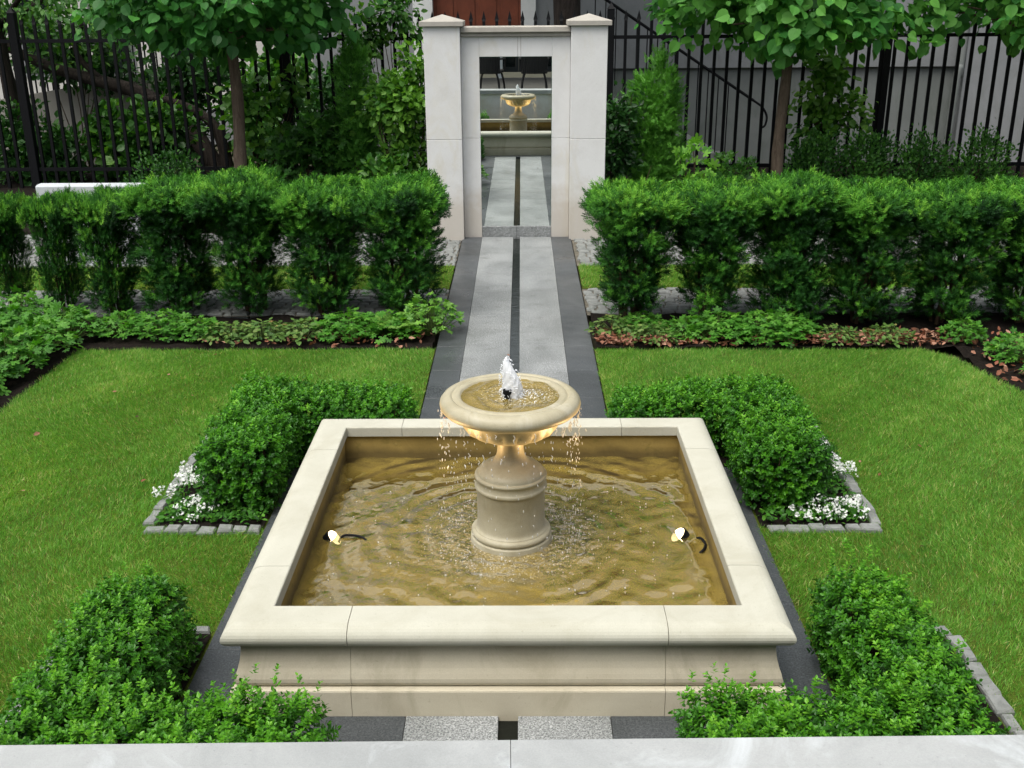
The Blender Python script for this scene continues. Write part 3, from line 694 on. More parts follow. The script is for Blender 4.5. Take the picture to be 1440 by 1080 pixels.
# ------------------------------------------------------------------ underwater spotlights
t = NT('lamp_lens'); em = t.n('ShaderNodeEmission'); em.inputs[0].default_value = (1.0, 0.80, 0.50, 1); em.inputs[1].default_value = 4.5
M['lens'] = t.done(em.outputs[0])
def lamp(x, y, label, cable):
    d = Vector((UC[0] + math.copysign(0.17, x) - x, UC[1] - y - 0.03, 0.82 - 0.2)).normalized()
    L = thing('pool_spotlight', label, 'spotlight', (x, y, 0.06), 'underwater spotlights in the pool')
    c = Vector((x, y, 0.196)); s = Vector((d.y, -d.x, 0)).normalized()
    hb = MB(); pts = [c - d * 0.11, c - d * 0.10, c - d * 0.03, c - d * 0.025, c, c + d * 0.012]
    hb.tube([tuple(p_) for p_ in pts], [0.018, 0.030, 0.034, 0.042, 0.046, 0.046], 20)
    for j in range(4):
        q0 = c - d * (0.045 + 0.014 * j); hb.tube([tuple(q0), tuple(q0 - d * 0.005)], [0.036, 0.036], 18)
    hb.build('housing', M['iron'], L)
    lb = MB(); lb.tube([tuple(c + d * 0.0125), tuple(c + d * 0.0165), tuple(c + d * 0.020)], [0.040, 0.038, 0.016], 20); lb.build('lens', M['lens'], L)
    yk = MB()
    for sg in (-1, 1):
        b0 = c - d * 0.05 + s * sg * 0.045
        yk.tube([tuple(c - d * 0.05 + s * sg * 0.035), tuple(b0), (b0.x - d.x * .02, b0.y - d.y * .02, 0.10), (x - d.x * 0.02, y - d.y * .02, 0.065)], 0.005, 6)
    yk.build('bracket', M['iron'], L)
    cb = MB(); cb.tube(cable, 0.006, 7); cb.build('cable', M['iron'], L)
    ld = bpy.data.lights.new('pool_spot', 'SPOT'); ld.energy = 60; ld.color = (1.0, 0.63, 0.27); ld.spot_size = math.radians(34); ld.spot_blend = 0.6; ld.shadow_soft_size = 0.02
    lo = bpy.data.objects.new('pool_spot', ld); COL.objects.link(lo); lo.parent = L
    lo.location = Vector(c + d * 0.05) - Vector((x, y, 0.06)); lo.rotation_euler = (-d).to_track_quat('Z', 'Y').to_euler()
def cat(pts, n=6):
    P = [Vector(p_) for p_ in pts]; P = [P[0]] + P + [P[-1]]; out = []
    for i in range(1, len(P) - 2):
        for k in range(n):
            u = k / n; a, b, c, d = P[i - 1], P[i], P[i + 1], P[i + 2]
            out.append(tuple(0.5 * ((2 * b) + (c - a) * u + (2 * a - 5 * b + 4 * c - d) * u * u + (3 * b - a - 3 * c + d) * u ** 3)))
    out.append(tuple(P[-2])); return out
lamp(-0.855, 4.555, 'small lit black spotlight in the water with a loose cable, beside the left rim', cat([(-0.84, 4.53, 0.15), (-0.81, 4.55, 0.211), (-0.76, 4.555, 0.217), (-0.70, 4.53, 0.212), (-0.675, 4.49, 0.18), (-0.68, 4.47, 0.08)]))
lamp(0.815, 4.575, 'small lit black spotlight in the water with a looped cable, beside the right rim', cat([(0.85, 4.55, 0.17), (0.90, 4.53, 0.212), (0.92, 4.46, 0.214), (0.89, 4.40, 0.208), (0.85, 4.43, 0.17), (0.77, 4.47, 0.1)]))

# ------------------------------------------------------------------ stone edging of the box beds
def edging(name, runs, label):
    mb = MB()
    for (x0, y0), (x1, y1) in runs:
        L = math.hypot(x1 - x0, y1 - y0); ux, uy = (x1 - x0) / L, (y1 - y0) / L; s = 0.0
        while s < L - 0.03:
            wd = min(random.uniform(0.075, 0.13), L - s); hw = 0.029 + random.uniform(-.005, .005); g = 0.003
            cx, cy = x0 + ux * (s + wd / 2), y0 + uy * (s + wd / 2); top = 0.016 + random.uniform(-.007, .007)
            B = []
            for a, b in ((-1, -1), (1, -1), (1, 1), (-1, 1)):
                da, db = a * (wd / 2 - g) + random.uniform(-.008, .008), b * hw + random.uniform(-.007, .007)
                B.append((cx + ux * da - uy * db, cy + uy * da + ux * db))
            sh = lambda p_, k_: (p_[0] + (cx - p_[0]) * k_, p_[1] + (cy - p_[1]) * k_)
            vv = [(*p_, -0.05) for p_ in B] + [(*p_, top - .01) for p_ in B] + [(*sh(p_, .16), top + random.uniform(-.003, .003)) for p_ in B]
            q = [(8, 9, 10, 11)] + [(i + o_, (i + 1) % 4 + o_, (i + 1) % 4 + o_ + 4, i + o_ + 4) for o_ in (0, 4) for i in range(4)]
            mb.add(vv, [q]); s += wd
    tag(mb.build(name, M['sett']), label, 'edging', 'granite edgings of the box beds')
for s, wd_ in ((-1, 'left'), (1, 'right')):
    edging('stone_edging', [((s * 1.94, 5.02), (s * 1.33, 5.02)), ((s * 1.94, 5.07), (s * 1.94, 6.42))], 'grey granite sett edging round the far %s box hedge and white flowers' % wd_)
    edging('stone_edging', [((s * 1.94, 4.06), (s * 1.33, 4.06)), ((s * 1.94, 4.01), (s * 1.94, 2.32))], 'grey granite sett edging of the near %s box hedge by the terrace' % wd_)

# ------------------------------------------------------------------ box hedges (L shapes)
def rbox(P, c, h, r):
    q = np.abs(P - c) - (h - r)
    return np.linalg.norm(np.maximum(q, 0), axis=1) + np.minimum(q.max(1), 0) - r
def hedge(label, boxes, dens, seed, size=(0.042, 0.062), loose=0.0):
    C = [np.array([(a + b) / 2, (c + d) / 2, (e + f) / 2]) for a, b, c, d, e, f in boxes]
    H = [np.array([(b - a) / 2, (d - c) / 2, (f - e) / 2]) for a, b, c, d, e, f in boxes]
    bb = np.array(boxes); lo = bb[:, [0, 2, 4]].min(0) - .05; hi = bb[:, [1, 3, 5]].max(0) + .05
    def sdf(P): return np.min([rbox(P, c, h_, 0.075) for c, h_ in zip(C, H)], axis=0) + 0.028 * wob(P, 1.3, seed) + 0.015 * wob(P, 3.1, seed + 4)
    vol = (hi - lo).prod(); n = int(vol * dens); P = lo + rng.random((n, 3)) * (hi - lo)
    d = sdf(P); keep = ((d < 0.0) & (d > -0.085)) | ((d < -0.085) & (rng.random(n) < 0.10)); P, d = P[keep], d[keep]
    e = 0.01; G = np.stack([sdf(P + np.eye(3)[i] * e) - sdf(P - np.eye(3)[i] * e) for i in range(3)], 1); G /= np.linalg.norm(G, axis=1)[:, None] + 1e-9
    m_low = (P[:, 2] > 0.05) | (rng.random(len(P)) < 0.4); P, d, G = P[m_low], d[m_low], G[m_low]
    n = len(P); Y = G * 0.9 + np.array([0, 0, 0.65]) + runit(n) * 0.55
    s = size[0] + (size[1] - size[0]) * rng.random(n)
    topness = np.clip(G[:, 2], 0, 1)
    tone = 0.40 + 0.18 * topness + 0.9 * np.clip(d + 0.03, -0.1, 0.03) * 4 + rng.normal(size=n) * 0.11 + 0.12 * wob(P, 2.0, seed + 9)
    root = thing('box_hedge', label, 'hedge', (float(C[0][0]), float(C[0][1]), 0.0), 'clipped box hedges round the pool')
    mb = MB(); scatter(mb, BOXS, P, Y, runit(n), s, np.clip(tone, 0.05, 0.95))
    if loose:                                   # untrimmed young shoots sticking out of the top
        m = int(loose); k = rng.permutation(np.where((G[:, 2] > .5) & (d > -0.03))[0])[:m]
        for t_ in (0.03, 0.06, 0.085):
            dirs = np.array([0, 0, 1.0]) + rng.normal(size=(len(k), 3)) * .2
            scatter(mb, BOXS, P[k] + dirs * t_ * (0.5 + rng.random((len(k), 1))), dirs, runit(len(k)), 0.045, 0.75 + 0.1 * rng.random(len(k)))
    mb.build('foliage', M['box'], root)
    st = MB()
    for (a, b, c, d_, e_, f_) in boxes:
        nn = int(((b - a) + (d_ - c)) * 26)
        for _ in range(nn):
            x, y = random.uniform(a + .08, b - .08), random.uniform(c + .08, d_ - .08)
            x2, y2 = x + random.uniform(-.1, .1), y + random.uniform(-.1, .1)
            st.tube([(x, y, -0.01), ((x + x2) / 2 + .02, (y + y2) / 2, 0.16), (x2, y2, f_ - .06)], [0.008, .006, .003], 5)
    st.build('stems', M['twig'], root)
    return root
HT = 0.385
for s, nm in ((-1, 'left'), (1, 'right')):
    def bx(x0, x1, y0, y1, z1): a, b = sorted((s * x0, s * x1)); return (a, b, y0, y1, 0.0, z1)
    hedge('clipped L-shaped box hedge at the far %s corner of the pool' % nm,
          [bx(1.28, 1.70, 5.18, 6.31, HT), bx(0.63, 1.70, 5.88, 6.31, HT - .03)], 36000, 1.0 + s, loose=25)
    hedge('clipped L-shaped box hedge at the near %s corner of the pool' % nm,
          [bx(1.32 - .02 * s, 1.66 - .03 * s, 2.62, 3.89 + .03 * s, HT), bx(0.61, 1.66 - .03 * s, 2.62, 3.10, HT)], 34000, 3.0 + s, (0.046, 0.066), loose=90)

# ------------------------------------------------------------------ yew bushes
def yew(label, seed, W=0.40, Dp=0.47, Hh=1.13, bare=0.36, n=6400, flo=0.55):
    r = np.random.default_rng(seed)
    root = thing('yew_bush', label, 'yew', (0, 0, 0), 'yew bushes clipped into two hedge rows')
    ns = 8; st = MB(); axes = []
    for i in range(ns):
        a = i / ns * 2 * PI + r.random() * .6; b0 = np.array([0.06 * np.cos(a), 0.06 * np.sin(a), -0.02])
        e = np.array([W * .75 * np.cos(a) * (0.5 + .5 * r.random()), Dp * .7 * np.sin(a) * (0.5 + .5 * r.random()), Hh * (0.82 + .1 * r.random())])
        pts = [b0 + (e - b0) * u + np.array([.03 * np.sin(u * 5 + i), .03 * np.cos(u * 4 + i * 2), 0]) - np.array([e[0], e[1], 0]) * .35 * u * (1 - u) for u in np.linspace(0, 1, 7)]
        st.tube(pts, np.linspace(0.019, 0.005, 7), 6); axes.append(pts)
        for j in range(7):
            u = r.integers(2, 6); p0 = np.array(pts[u]); dv = r.normal(size=3) * .12; dv[2] = abs(dv[2]) + .05
            st.tube([p0, p0 + dv * .6, p0 + dv + np.array([0, 0, .03])], [0.006, .004, .002], 4)
    st.build('stems', M['twig'], root)
    # puffs: little balls of upright shoots carried by the stems
    nc = 250; u = r.random(nc) ** 0.85; zc = bare * .25 + (Hh - .05 - bare * .25) * u
    prof = np.clip((zc - bare * 0.2) / (Hh * 0.60), 0, 1) ** 0.9 * (0.92 - flo) + flo
    ang = r.random(nc) * 2 * PI; rad = r.random(nc) ** 0.36
    sq = 1 / np.maximum(np.abs(np.cos(ang)), np.abs(np.sin(ang))) ** 0.55
    cl = np.stack([W * prof * rad * np.cos(ang) * sq, Dp * prof * rad * np.sin(ang) * sq, zc], 1)
    nt_ = 62; T = np.stack([r.uniform(-1, 1, nt_) * W * 1.2, r.uniform(-1, 1, nt_) * Dp, Hh - 0.055 - 0.035 * r.random(nt_)], 1)
    T[:, 2] += 0.025 * np.sin(T[:, 0] * 9 + seed) * np.sin(T[:, 1] * 8 + seed) - .05 * (np.abs(T[:, 0] / W) ** 4 + np.abs(T[:, 1] / Dp) ** 4)
    cl = np.concatenate([cl, T]); nc = len(cl); cr = 0.055 + .04 * r.random(nc)
    wt = np.where(np.arange(nc) < nc - nt_, np.clip(cl[:, 2] / Hh, .45, 1), 1.25) * (0.5 + r.random(nc)); wt /= wt.sum()
    k = r.choice(nc, n, p=wt); d = r.normal(size=(n, 3)); d /= np.linalg.norm(d, axis=1)[:, None]
    q = r.random(n) ** .5; P = cl[k] + d * (cr[k] * q)[:, None]; P[:, 2] = np.minimum(P[:, 2], Hh + .03 * r.random(n)); P[:, 2] = np.maximum(P[:, 2], .03)
    out = P * np.array([1 / W, 1 / Dp, 0]); rr_ = np.hypot(out[:, 0], out[:, 1]); out /= rr_[:, None] + 1e-6
    nn = n; Y = d * 0.75 + out * .45 + np.array([0, 0, 0.75]) + r.normal(size=(nn, 3)) * .2
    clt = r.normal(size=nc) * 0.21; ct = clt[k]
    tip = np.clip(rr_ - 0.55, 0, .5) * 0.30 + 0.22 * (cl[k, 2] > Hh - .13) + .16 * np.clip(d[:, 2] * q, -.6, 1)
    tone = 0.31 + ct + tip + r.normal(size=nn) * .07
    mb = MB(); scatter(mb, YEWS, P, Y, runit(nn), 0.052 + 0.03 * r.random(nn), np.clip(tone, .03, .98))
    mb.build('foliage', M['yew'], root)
    return root
SL = ['yew bush ending the left hedge row beside the granite path', 'yew bush second from the path in the left hedge row', 'yew bush third from the path in the left hedge row, red flowers below',
      'yew bush fourth from the path in the left hedge row', 'yew bush in the left hedge row just right of the upright white slab', 'yew bush in the left hedge row in front of the upright white slab', 'yew bush at the left edge of the photo, outermost of its row']
SR = ['yew bush ending the right hedge row beside the granite path, bare stems showing', 'yew bush second from the path in the right hedge row, pale geraniums below', 'yew bush third from the path in the right hedge row',
      'yew bush fourth from the path in the right hedge row', 'yew bush fifth from the path in the right hedge row, dry red leaves below', 'yew bush at the right edge of the photo, outermost of its row']
protos = []
for i in range(5):
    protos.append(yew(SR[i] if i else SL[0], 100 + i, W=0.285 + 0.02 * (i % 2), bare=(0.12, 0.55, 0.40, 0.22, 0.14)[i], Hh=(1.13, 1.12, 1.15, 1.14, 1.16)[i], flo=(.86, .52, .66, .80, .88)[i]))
def put(o, x, y, rz, sc, label):
    o.location = (x, y, 0); o.rotation_euler = (0, 0, rz); o.scale = (sc, 1.0, 1.0); o['label'] = label
put(protos[0], -0.97, 9.20, 0, 1.0, SL[0])
xl = [-1.66, -2.33, -3.00, -3.56, -4.02, -4.50]
for i, x in enumerate(xl):
    pr = (4, 2, 3, 0, 4, 2)[i]
    dup(protos[pr], (x, 9.20 + (i % 3 - 1) * 0.04, 0), (0, PI, 0, PI, PI, 0)[i], SL[i + 1], (0.95, 1.0, (.97, 1.03, .985)[i]) if i < 3 else ((.62, .44, .44)[i - 3], .7, (0.93, .88, .86)[i - 3]))
put(protos[1], 1.00, 8.86, 0, 0.98, SR[0])
for i, x in enumerate([1.68, 2.33, 2.98, 3.66, 4.36]):
    pr = (2, 3, 4, 0, 3)[i]; tgt = None
    if pr in (2, 3, 4) and not protos[pr].get('used'):
        protos[pr]['used'] = 1; put(protos[pr], x, 8.86, 0, 1.0, SR[i + 1]); protos[pr].scale = (1.0, 1.0, (.985, 1.035, .97, 1.02, 1.0)[i])
    else: dup(protos[pr], (x, 8.84, 0), (PI, 0, PI, 0, PI)[i], SR[i + 1], (1.0, 1.0, .98))
for p_ in protos:
    if 'used' in p_: del p_['used']

# ------------------------------------------------------------------ geraniums and other bed plants
def mound(name, label, cat_, group, tpl, mat, R, H, n, size, tone, seed, stem=True, flat=0.35):
    r = np.random.default_rng(seed); root = thing(name, label, cat_, (0, 0, 0), group)
    a = r.random(n) * 2 * PI; q = np.sqrt(r.random(n)); x, y = R * q * np.cos(a), R * q * np.sin(a)
    z = H * (1 - 0.75 * q ** 2.2) * (0.72 + 0.4 * r.random(n)) + 0.01
    P = np.stack([x, y, z], 1); rad = np.stack([np.cos(a), np.sin(a), np.zeros(n)], 1)
    Y = rad * (0.6 + .4 * q[:, None]) + r.normal(size=(n, 3)) * .45 + np.array([0, 0, -.05]); Z = np.array([0, 0, 1.0]) + rad * (flat + .4 * q[:, None]) + r.normal(size=(n, 3)) * .28
    MB().inst(tpl[0], tpl[1], P, Y, Z, size * (0.7 + .6 * r.random(n)), np.clip(tone + 0.10 * (z / H - .5) + r.normal(size=n) * .13, .02, .98)).build('leaves', mat, root)
    if stem:
        st = MB()
        for i in range(0, n, 2): st.tube([(x[i] * .25, y[i] * .25, -.01), (x[i] * .7, y[i] * .7, z[i] * .6), (x[i], y[i], z[i])], 0.0022, 4)
        st.build('stems', M['stem_green'], root)
    return root
G1 = mound('geranium_plant', '', 'geranium', 'geraniums', PALM, M['geranium'], 0.25, 0.21, 210, 0.085, 0.55, 1)
G2 = mound('geranium_plant', '', 'geranium', 'geraniums', PALM, M['geranium'], 0.27, 0.26, 240, 0.090, 0.52, 2)
used = {}
def plant(pr, x, y, rz, sc, label, group):
    zs = sc
    if 8.1 < y < 8.6 and abs(x) < 3.5: y += 0.05; zs = sc * 0.72
    if pr.name in used: o = dup(pr, (x, y, 0), rz, label, (sc, sc, zs))
    else: used[pr.name] = 1; o = pr; o.location = (x, y, 0); o.rotation_euler = (0, 0, rz); o.scale = (sc, sc, zs); o['label'] = label
    o['group'] = group; return o
la = 'pale green lobed geranium clump in the bed along the back of the left lawn'
for x, y, sc in ((-1.05, 8.42, 1.0), (-1.38, 8.40, .95), (-2.95, 8.45, .9), (-3.3, 8.50, .95), (-2.62, 8.40, .7)):
    plant(random.choice((G1, G2)), x, y, random.random() * 6, sc, la, 'geraniums along the back of the left lawn')
lb = 'green lobed geranium clump in the dense mass at the left edge of the photo'
for x, y, sc in ((-3.72, 8.40, 1.1), (-3.78, 8.0, 1.1), (-3.85, 7.6, 1.1), (-3.92, 7.2, 1.1), (-4.15, 8.5, 1.2), (-4.2, 8.0, 1.2), (-4.3, 7.5, 1.2), (-3.98, 6.85, 1.1), (-4.55, 8.2, 1.3), (-4.05, 6.4, 1.1)):
    plant(random.choice((G1, G2)), x, y, random.random() * 6, sc, lb, 'geranium mass at the left edge')
lc = 'bright pale green geranium clump below the right yew row'
for x, y, sc in ((1.42, 8.36, .85), (1.68, 8.30, .95), (2.02, 8.26, 1.0), (2.22, 8.34, .9), (1.05, 8.50, .7)):
    plant(random.choice((G1, G2)), x, y, random.random() * 6, sc, lc, 'geraniums below the right yew row')
ld_ = 'pale green geranium clump in the corner bed at the right edge of the photo'
for x, y, sc in ((3.82, 7.75, .7), (3.95, 7.35, .75), (3.62, 8.25, .6)):
    plant(random.choice((G1, G2)), x, y, random.random() * 6, sc, ld_, 'geraniums at the right edge')
RB = mound('barrenwort_plant', '', 'barrenwort', 'reddish plants', LEAFB, M['redleaf'], 0.25, 0.17, 190, 0.055, 0.34, 3)
for x, y, sc, tx in ((-1.75, 8.36, 1.0, 'small reddish green leafy plant under the left yew row, nearest the pale geraniums'), (-2.08, 8.34, 1.0, 'small reddish green leafy plant midway along the left yew row'), (-2.38, 8.32, .9, 'small reddish green leafy plant under the left yew row, farthest from the path'),
                     (0.86, 8.42, 1.0, 'small reddish green leafy plant at the path corner of the right bed'), (1.12, 8.26, .9, 'small brownish red leafy plant beside the path corner plant in the right bed'), (2.62, 8.22, .8, 'small reddish leafy plant in the right bed, before the middle yew'), (3.02, 8.20, .85, 'small reddish leafy plant in the right bed near the lawn corner')):
    plant(RB, x, y, random.random() * 6, sc, tx, 'reddish plants under the yew rows')
CL = mound('ladys_mantle_plant', 'round-leaved green plant spilling over the dark slabs at the end of the left bed', 'plant', None, PALM, M['vine'], 0.25, 0.27, 210, 0.075, 0.72, 5)
CL.location = (-0.70, 8.52, 0)
fe = thing('fern', 'arching bright green fern among geraniums at the path end of the left bed', 'fern', (-0.96, 8.40, 0.0))
mf = MB()
for i in range(9):
    a = i / 9 * 2 * PI + random.uniform(-.3, .3); L = random.uniform(.22, .34); n = 16
    for k in range(1, n):
        u = k / n; x, z = L * u * .75, L * (1.15 * u - 0.75 * u * u) + .03; th = math.atan2(1.15 - 1.5 * u, .75)
        c = np.array([-0.96 + x * math.cos(a), 8.40 + x * math.sin(a), z]); wd = .085 * math.sin(PI * min(1, u * .85 + .15)) ** .8
        for s_ in (-1, 1):
            d = np.array([[-s_ * math.sin(a) + .35 * math.cos(a), s_ * math.cos(a) + .35 * math.sin(a), -.1]])
            mf.inst(NARROW[0], NARROW[1], c[None], d, np.array([[-math.sin(th) * math.cos(a), -math.sin(th) * math.sin(a), math.cos(th)]]), wd, .35 + .5 * random.random())
mf.build('fronds', M['fern'], fe)
# alyssum-like white flowers at the outer corners of the box beds
def whites(label, blobs, seed):
    r = np.random.default_rng(seed); x0, y0 = blobs[0][:2]
    root = thing('white_flower_plant', label, 'flowers', (x0, y0, 0)); lf = MB(); fl = MB(); st = MB()
    for (cx, cy, R, H, n) in blobs:
        a = r.random(n) * 2 * PI; q = np.sqrt(r.random(n)); P = np.stack([cx + R * q * np.cos(a), cy + R * q * np.sin(a), .01 + H * (1 - .6 * q * q) * (.75 + .4 * r.random(n))], 1)
        m = n * 2; a2 = r.random(m) * 2 * PI; q2 = np.sqrt(r.random(m)); P2 = np.stack([cx + R * q2 * np.cos(a2), cy + R * q2 * np.sin(a2), .01 + H * (1 - .6 * q2 * q2) * r.random(m)], 1)
        lf.inst(NARROW[0], NARROW[1], P2, runit(m) + np.array([0, 0, .4]), runit(m), 0.022 + .014 * r.random(m), np.clip(.55 + .2 * r.normal(size=m), 0, 1))
        k = np.repeat(np.arange(n), 5); C = P[k] + r.normal(size=(len(k), 3)) * .008
        fl.inst(FLOWER[0], FLOWER[1], C, runit(len(k)), np.array([0, -.35, 1]) + r.normal(size=(len(k), 3)) * .45, .011 + .006 * r.random(len(k)), r.random(len(k)))
        for i in range(0, n, 2): st.tube([(cx + (P[i, 0] - cx) * .4, cy + (P[i, 1] - cy) * .4, 0), tuple(P[i])], .0014, 4)
    lf.build('leaves', M['geranium'], root); fl.build('blossoms', M['petal'], root)
whites('white flowering ground plant at the outer corner of the far left box bed', [(-1.79, 5.36, .12, .15, 36), (-1.72, 5.17, .12, .09, 34), (-1.85, 5.53, .08, .14, 20), (-1.95, 5.32, .06, .09, 9)], 11)
whites('white flowering ground plant spread over the near corner of the far right box bed', [(1.80, 5.14, .10, .10, 42), (1.65, 5.13, .12, .10, 40), (1.51, 5.11, .08, .06, 12), (1.86, 5.22, .07, .08, 10)], 12)
whites('small tuft of white flowers against the outer side of the far right box hedge', [(1.83, 5.62, .08, .14, 30), (1.93, 5.60, .06, .10, 20), (1.82, 5.80, .05, .16, 12)], 13)
whites('single small white flower tuft by the bed edge at the far left of the photo', [(-3.60, 6.72, .06, .10, 10)], 14)
# dry leaves and litter under the yews
lit = MB()
for (x0, x1, n) in ((0.66, 1.25, 150), (2.3, 3.2, 190), (-2.5, -1.6, 6)):
    P = np.stack([rng.uniform(x0, x1, n), 8.13 + .14 * rng.random(n), 0.015 + .05 * rng.random(n)], 1)
    lit.inst(LEAF[0], LEAF[1], P, runit(n) * np.array([1, 1, .5]), np.array([0, -.2, 1]) + rng.normal(size=(n, 3)) * .5, .028 + .03 * rng.random(n), .2 + .6 * rng.random(n))
for (x0, x1, y0, y1, n) in ((0.66, 1.5, 8.12, 8.6, 330), (2.2, 3.6, 8.11, 8.45, 430), (3.55, 4.3, 7.2, 8.4, 160), (-2.6, -1.5, 8.11, 8.4, 40), (-1.5, -0.7, 8.11, 8.5, 80), (1.5, 2.2, 8.11, 8.3, 120)):
    P = np.stack([rng.uniform(x0, x1, n), rng.uniform(y0, y1, n), 0.01 + .03 * rng.random(n)], 1)
    lit.inst(LEAF[0], LEAF[1], P, runit(n) * np.array([1, 1, .4]), np.array([0, 0, 1]) + rng.normal(size=(n, 3)) * .5, .035 + .035 * rng.random(n), rng.random(n))
n = 46; P = np.stack([rng.uniform(-3.3, 3.3, n), rng.uniform(4.2, 8.0, n), np.full(n, .018)], 1); P = P[(np.abs(P[:, 0]) > 1.95) | (P[:, 1] > 6.5)]; n = len(P)
lit.inst(LEAF[0], LEAF[1], P, runit(n) * np.array([1, 1, .1]), np.array([0, 0, 1]) + rng.normal(size=(n, 3)) * .3, .025 + .025 * rng.random(n), rng.random(n))
kind(lit.build('leaf_litter', M['litter']), 'stuff', 'dry reddish brown leaves lying under the yews and strewn thinly over lawn and path', 'leaf litter')

gc = MB()
for (x0, x1, y0, y1, n) in ((-1.88, -1.33, 5.07, 5.24, 420), (1.33, 1.88, 5.07, 5.24, 420), (-1.89, -1.70, 5.2, 6.3, 360), (1.70, 1.89, 5.2, 6.3, 360), (-1.40, -1.32, 3.1, 4.0, 120), (1.70, 1.88, 2.6, 4.0, 260), (-1.88, -1.70, 2.6, 4.0, 260)):
    P = np.stack([rng.uniform(x0, x1, n), rng.uniform(y0, y1, n), 0.012 + .035 * rng.random(n)], 1)
    gc.inst(LEAFB[0], LEAFB[1], P, runit(n) * np.array([1, 1, .4]) + np.array([0, 0, .3]), np.array([0, -.2, 1]) + rng.normal(size=(n, 3)) * .5, .020 + .020 * rng.random(n), np.clip(.35 + .2 * rng.normal(size=n), 0, 1))
kind(gc.build('ground_cover', M['geranium']), 'stuff', 'low green ground cover at the foot of the box hedges', 'ground cover')

# ------------------------------------------------------------------ mirror portal
GY = 12.26
gate = thing('mirror_portal', 'white stone garden portal with two capped pillars framing a door-sized mirror', 'portal', (0, GY, 0))
for s in (-1, 1):
    a, b = sorted((s * 0.604, s * 1.000)); m_ = MB()
    m_.box(a, b, GY - .135, GY + .26, -0.02, 1.128, 0.004); m_.box(a, b, GY - .135, GY + .26, 1.1305, 2.330, 0.004)
    pl = m_.build('pillar', M['white_stone'], gate)
    c = MB(); x0, x1, y0, y1 = a - .04, b + .04, GY - .175, GY + .30
    c.box(x0, x1, y0, y1, 2.331, 2.384, 0.004)
    cx, cy = (a + b) / 2, (y0 + y1) / 2
    e_ = .006; c.add([(x0 + e_, y0 + e_, 2.384), (x1 - e_, y0 + e_, 2.384), (x1 - e_, y1 - e_, 2.384), (x0 + e_, y1 - e_, 2.384), (cx, cy, 2.452)], [[(0, 1, 4), (1, 2, 4), (2, 3, 4), (3, 0, 4)]])
    c.build('cap', M['cap'], pl)
for s in (-1, 1):
    m_ = MB(); a, b = sorted((s * 0.4015, s * 0.602)); m_.box(a, b, GY, GY + .20, -0.02, 1.128, .002); m_.box(a, b, GY, GY + .20, 1.1305, 2.218, .002)
    m_.build('jamb', M['white_stone'], gate)
m_ = MB(); m_.box(-0.400, 0.022, GY, GY + .20, 2.008, 2.218, .002); m_.box(0.0245, 0.056, GY + .001, GY + .20, 2.008, 2.218, .002); m_.box(0.0585, 0.400, GY, GY + .20, 2.008, 2.218, .002)
m_.build('lintel', M['white_stone'], gate)
m_ = MB(); m_.box(-0.602, 0.602, GY - .035, GY + .22, 2.220, 2.262, .006); m_.box(-0.602, 0.602, GY - .075, GY + .25, 2.2625, 2.325, .008)
m_.build('cornice', M['cap'], gate)
m_ = MB(); m_.box(-0.400, 0.0, GY - .006, GY + .20, -0.03, 0.1225, .003); m_.box(0.002, 0.400, GY - .006, GY + .20, -0.03, 0.1225, .003); m_.build('sill', M['granite'], gate)
t = NT('mirror_glass'); g = t.n('ShaderNodeBsdfGlossy'); g.inputs[0].default_value = (0.88, 0.93, 0.90, 1); g.inputs['Roughness'].default_value = 0.0
M['mirror'] = t.done(g.outputs[0])
MB().box(-0.400, 0.400, GY + .012, GY + .02, 0.1232, 2.0075).build('mirror', M['mirror'], gate)
M['glassedge'] = plain('green_glass_edge', (0.03, 0.12, 0.08), 0.2, 0.5)
m_ = MB(); m_.box(-0.400, 0.400, GY + .004, GY + .0115, 2.0035, 2.0075); m_.box(0.397, 0.400, GY + .004, GY + .0115, 0.1232, 2.003); m_.build('mirror_edge', M['glassedge'], gate)

# ------------------------------------------------------------------ terrace (foreground and seen in the mirror)
TZ = 0.83
tw = thing('terrace_wall', 'low terrace retaining wall with pale stone coping slabs in the foreground', 'wall', (0, 2.2, 0))
m_ = MB(); e = [-6.2, -4.6, -3.1, -1.55, 0.0275, 1.6, 3.1, 4.6, 6.2]
for i in range(8): m_.box(e[i] + .0007, e[i + 1] - .0007, 1.90, 2.288, TZ - .075, TZ, .0008)
m_.build('coping', M['coping_white'], tw)
m_ = MB(); m_.box(-6.2, 6.2, 1.95, 2.25, -0.08, TZ - .076); m_.build('wall_face', M['white_stone'], tw)
tw.rotation_euler = (0, 0, 0.015)
M['terr'] = stone('terrace_paving', (0.10, 0.095, 0.085), (0.07, 0.065, 0.06))
m_ = MB(); slab_row(m_, -6.2, 6.2, -3.0, 1.80, 8, TZ - .13, .0015, .1); kind(m_.build('terrace_floor', M['terr']), 'structure')
